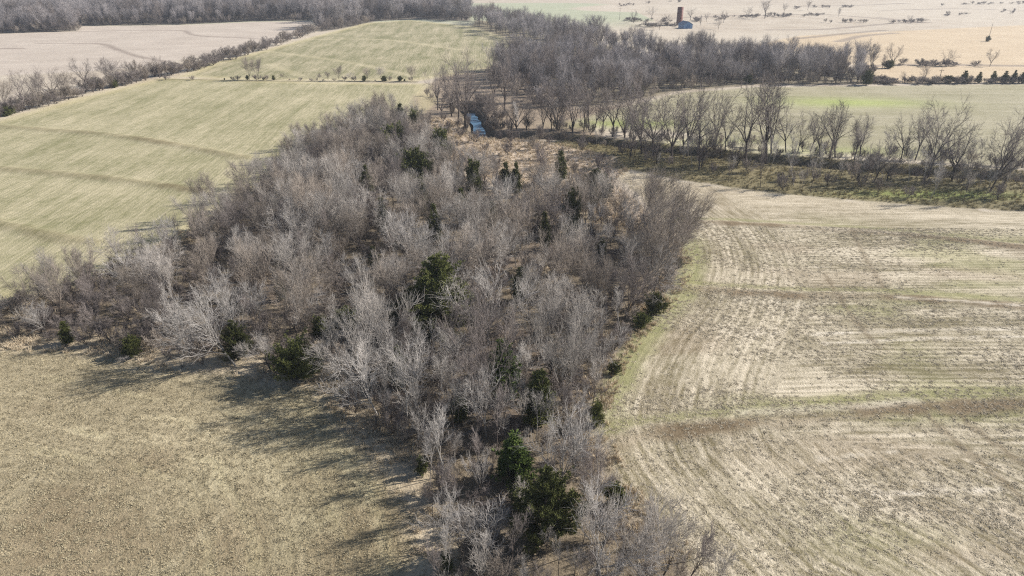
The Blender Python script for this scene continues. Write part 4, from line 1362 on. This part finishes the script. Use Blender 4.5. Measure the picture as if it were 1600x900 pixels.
def plain(name, c1, c2, rough=0.7, scale=1.5):
    m = wood_material(name, c1, c2, scale, 0.0)
    m.node_tree.nodes['Principled BSDF'].inputs['Roughness'].default_value = rough
    return m

def build_silo():
    p = at(1061, 39)
    r = empty('tile_silo', p, 0, 1.0)
    tag(r, 'tall red-brown roofless tile silo beside the small blue barn', 'silo')
    Rr, H = 2.3, 13.0
    red = plain('silo_tile', alb(112, 70, 62), alb(138, 90, 78), 0.6)
    steel = plain('silo_hoop', alb(96, 74, 68), alb(120, 96, 88), 0.5)
    n = 28
    V, F = [], []
    for z, rr in ((0, Rr), (H, Rr), (H, Rr - 0.25), (0.1, Rr - 0.25)):
        V += [(rr * math.cos(2 * math.pi * k / n), rr * math.sin(2 * math.pi * k / n), z) for k in range(n)]
    for ring in range(3):
        for k in range(n):
            k2 = (k + 1) % n
            F.append((ring * n + k, ring * n + k2, (ring + 1) * n + k2, (ring + 1) * n + k))
    mesh_obj('silo_wall', V, F, red, r, True)
    for i in range(12):
        z = 0.6 + i * 1.06
        V = [((Rr + e) * math.cos(2 * math.pi * k / n), (Rr + e) * math.sin(2 * math.pi * k / n), z + dz) for (e, dz) in ((0.0, 0), (0.05, 0), (0.05, 0.09), (0.0, 0.09)) for k in range(n)]
        F = [(q * n + k, q * n + (k + 1) % n, (q + 1) * n + (k + 1) % n, (q + 1) * n + k) for q in range(3) for k in range(n)]
        mesh_obj('hoop', V, F, steel, r)
    V, F = box_verts(-0.5, 0.5, -Rr - 0.75, -Rr + 0.02, 0, H - 0.6)
    mesh_obj('chute', V, F, red, r)

def build_barn():
    p = at(1075, 45)
    r = empty('blue_barn', p, R(12), 0.88)
    tag(r, 'small blue metal barn with a gable front next to the silo', 'barn')
    blue = plain('blue_metal', alb(100, 140, 184), alb(118, 156, 198), 0.45)
    roofm = plain('barn_roof_metal', alb(88, 104, 128), alb(110, 126, 150), 0.4)
    doorm = plain('barn_door_metal', alb(66, 108, 160), alb(78, 122, 176), 0.5)
    W, L, H, G = 3.9, 11.0, 3.4, 2.2
    V = [(-W, 0, 0), (W, 0, 0), (W, 0, H), (0, 0, H + G), (-W, 0, H), (-W, L, 0), (W, L, 0), (W, L, H), (0, L, H + G), (-W, L, H)]
    F = [(0, 1, 2, 3, 4), (5, 9, 8, 7, 6), (0, 4, 9, 5), (1, 6, 7, 2)]
    mesh_obj('wall', V, F, blue, r)
    for s in (-1, 1):
        e = 0.45
        sl = G / W
        V = []
        for (xx, zz) in ((0, H + G + 0.04), (s * (W + e), H - e * sl + 0.04)):
            for dz in (0, 0.14):
                V += [(xx, -e, zz + dz), (xx, L + e, zz + dz)]
        F = [(0, 1, 5, 4), (2, 6, 7, 3), (0, 4, 6, 2), (1, 3, 7, 5), (4, 5, 7, 6), (0, 2, 3, 1)]
        mesh_obj('roof_slope', V, F, roofm, r)
    V, F = box_verts(-1.5, 1.5, -0.08, -0.005, 0, 3.0)
    d = mesh_obj('door', V, F, doorm, r)
    V, F = box_verts(1.0, 1.12, -0.16, -0.085, 1.2, 1.5)
    mesh_obj('handle', V, F, roofm, d)

def build_pole(px, by, H, arm, name, label, cat):
    p = at(px, by)
    r = empty(name, p, R(20), 1.0)
    tag(r, label, cat)
    w = Wood()
    w.path([np.array([0, 0, -0.3]), np.array([0, 0, H * 0.5]), np.array([0, 0, H])], 0.16 if arm else 0.15, 0.09 if arm else 0.10, 6)
    m = plain('weathered_pole', alb(96, 86, 78), alb(132, 120, 110))
    part('pole', fast_mesh('pole', *w.arrays(), m), r)
    if arm:
        V, F = box_verts(-1.2, 1.2, -0.17, -0.07, H - 0.9, H - 0.75)
        mesh_obj('crossarm', V, F, m, r)
        for x in (-1.05, 1.05):
            V, F = box_verts(x - 0.05, x + 0.05, -0.16, -0.08, H - 0.745, H - 0.55)
            mesh_obj('insulator', V, F, m, r)
    else:
        V, F = box_verts(-0.45, 0.45, -0.45, 0.45, -0.1, 0.25)
        mesh_obj('footing', V, F, m, r)

build_silo()
build_barn()
build_pole(968, 31, 9.5, True, 'utility_pole', 'thin wooden utility pole with crossarm on the pale hill behind the woods', 'pole')
build_pole(1466, 131, 6.0, True, 'utility_pole', 'short wooden pole in the brush beyond the right green field', 'pole')
build_pole(1544, 63, 10.0, False, 'field_mast', 'slim mast standing by a lone bush on the golden pasture', 'mast')

# ------------------------------------------------------------------ the air
def build_haze():
    V, F = box_verts(-6500, 6500, -450, 7600, -12, 90)
    me = bpy.data.meshes.new('haze')
    me.from_pydata(V, [], F)
    m = bpy.data.materials.new('haze_air')
    m.use_nodes = True
    nt = m.node_tree
    nt.nodes.remove(nt.nodes['Principled BSDF'])
    v = nt.nodes.new('ShaderNodeVolumePrincipled')
    v.inputs['Color'].default_value = (0.82, 0.88, 1.0, 1)
    v.inputs['Density'].default_value = 0.00017
    v.inputs['Anisotropy'].default_value = 0.2
    nt.links.new(v.outputs[0], nt.nodes['Material Output'].inputs['Volume'])
    me.materials.append(m)
    o = bpy.data.objects.new('haze', me)
    COL.objects.link(o)
    o['kind'] = 'stuff'
    tag(o, 'thin pale winter haze over the valley', 'haze')
build_haze()
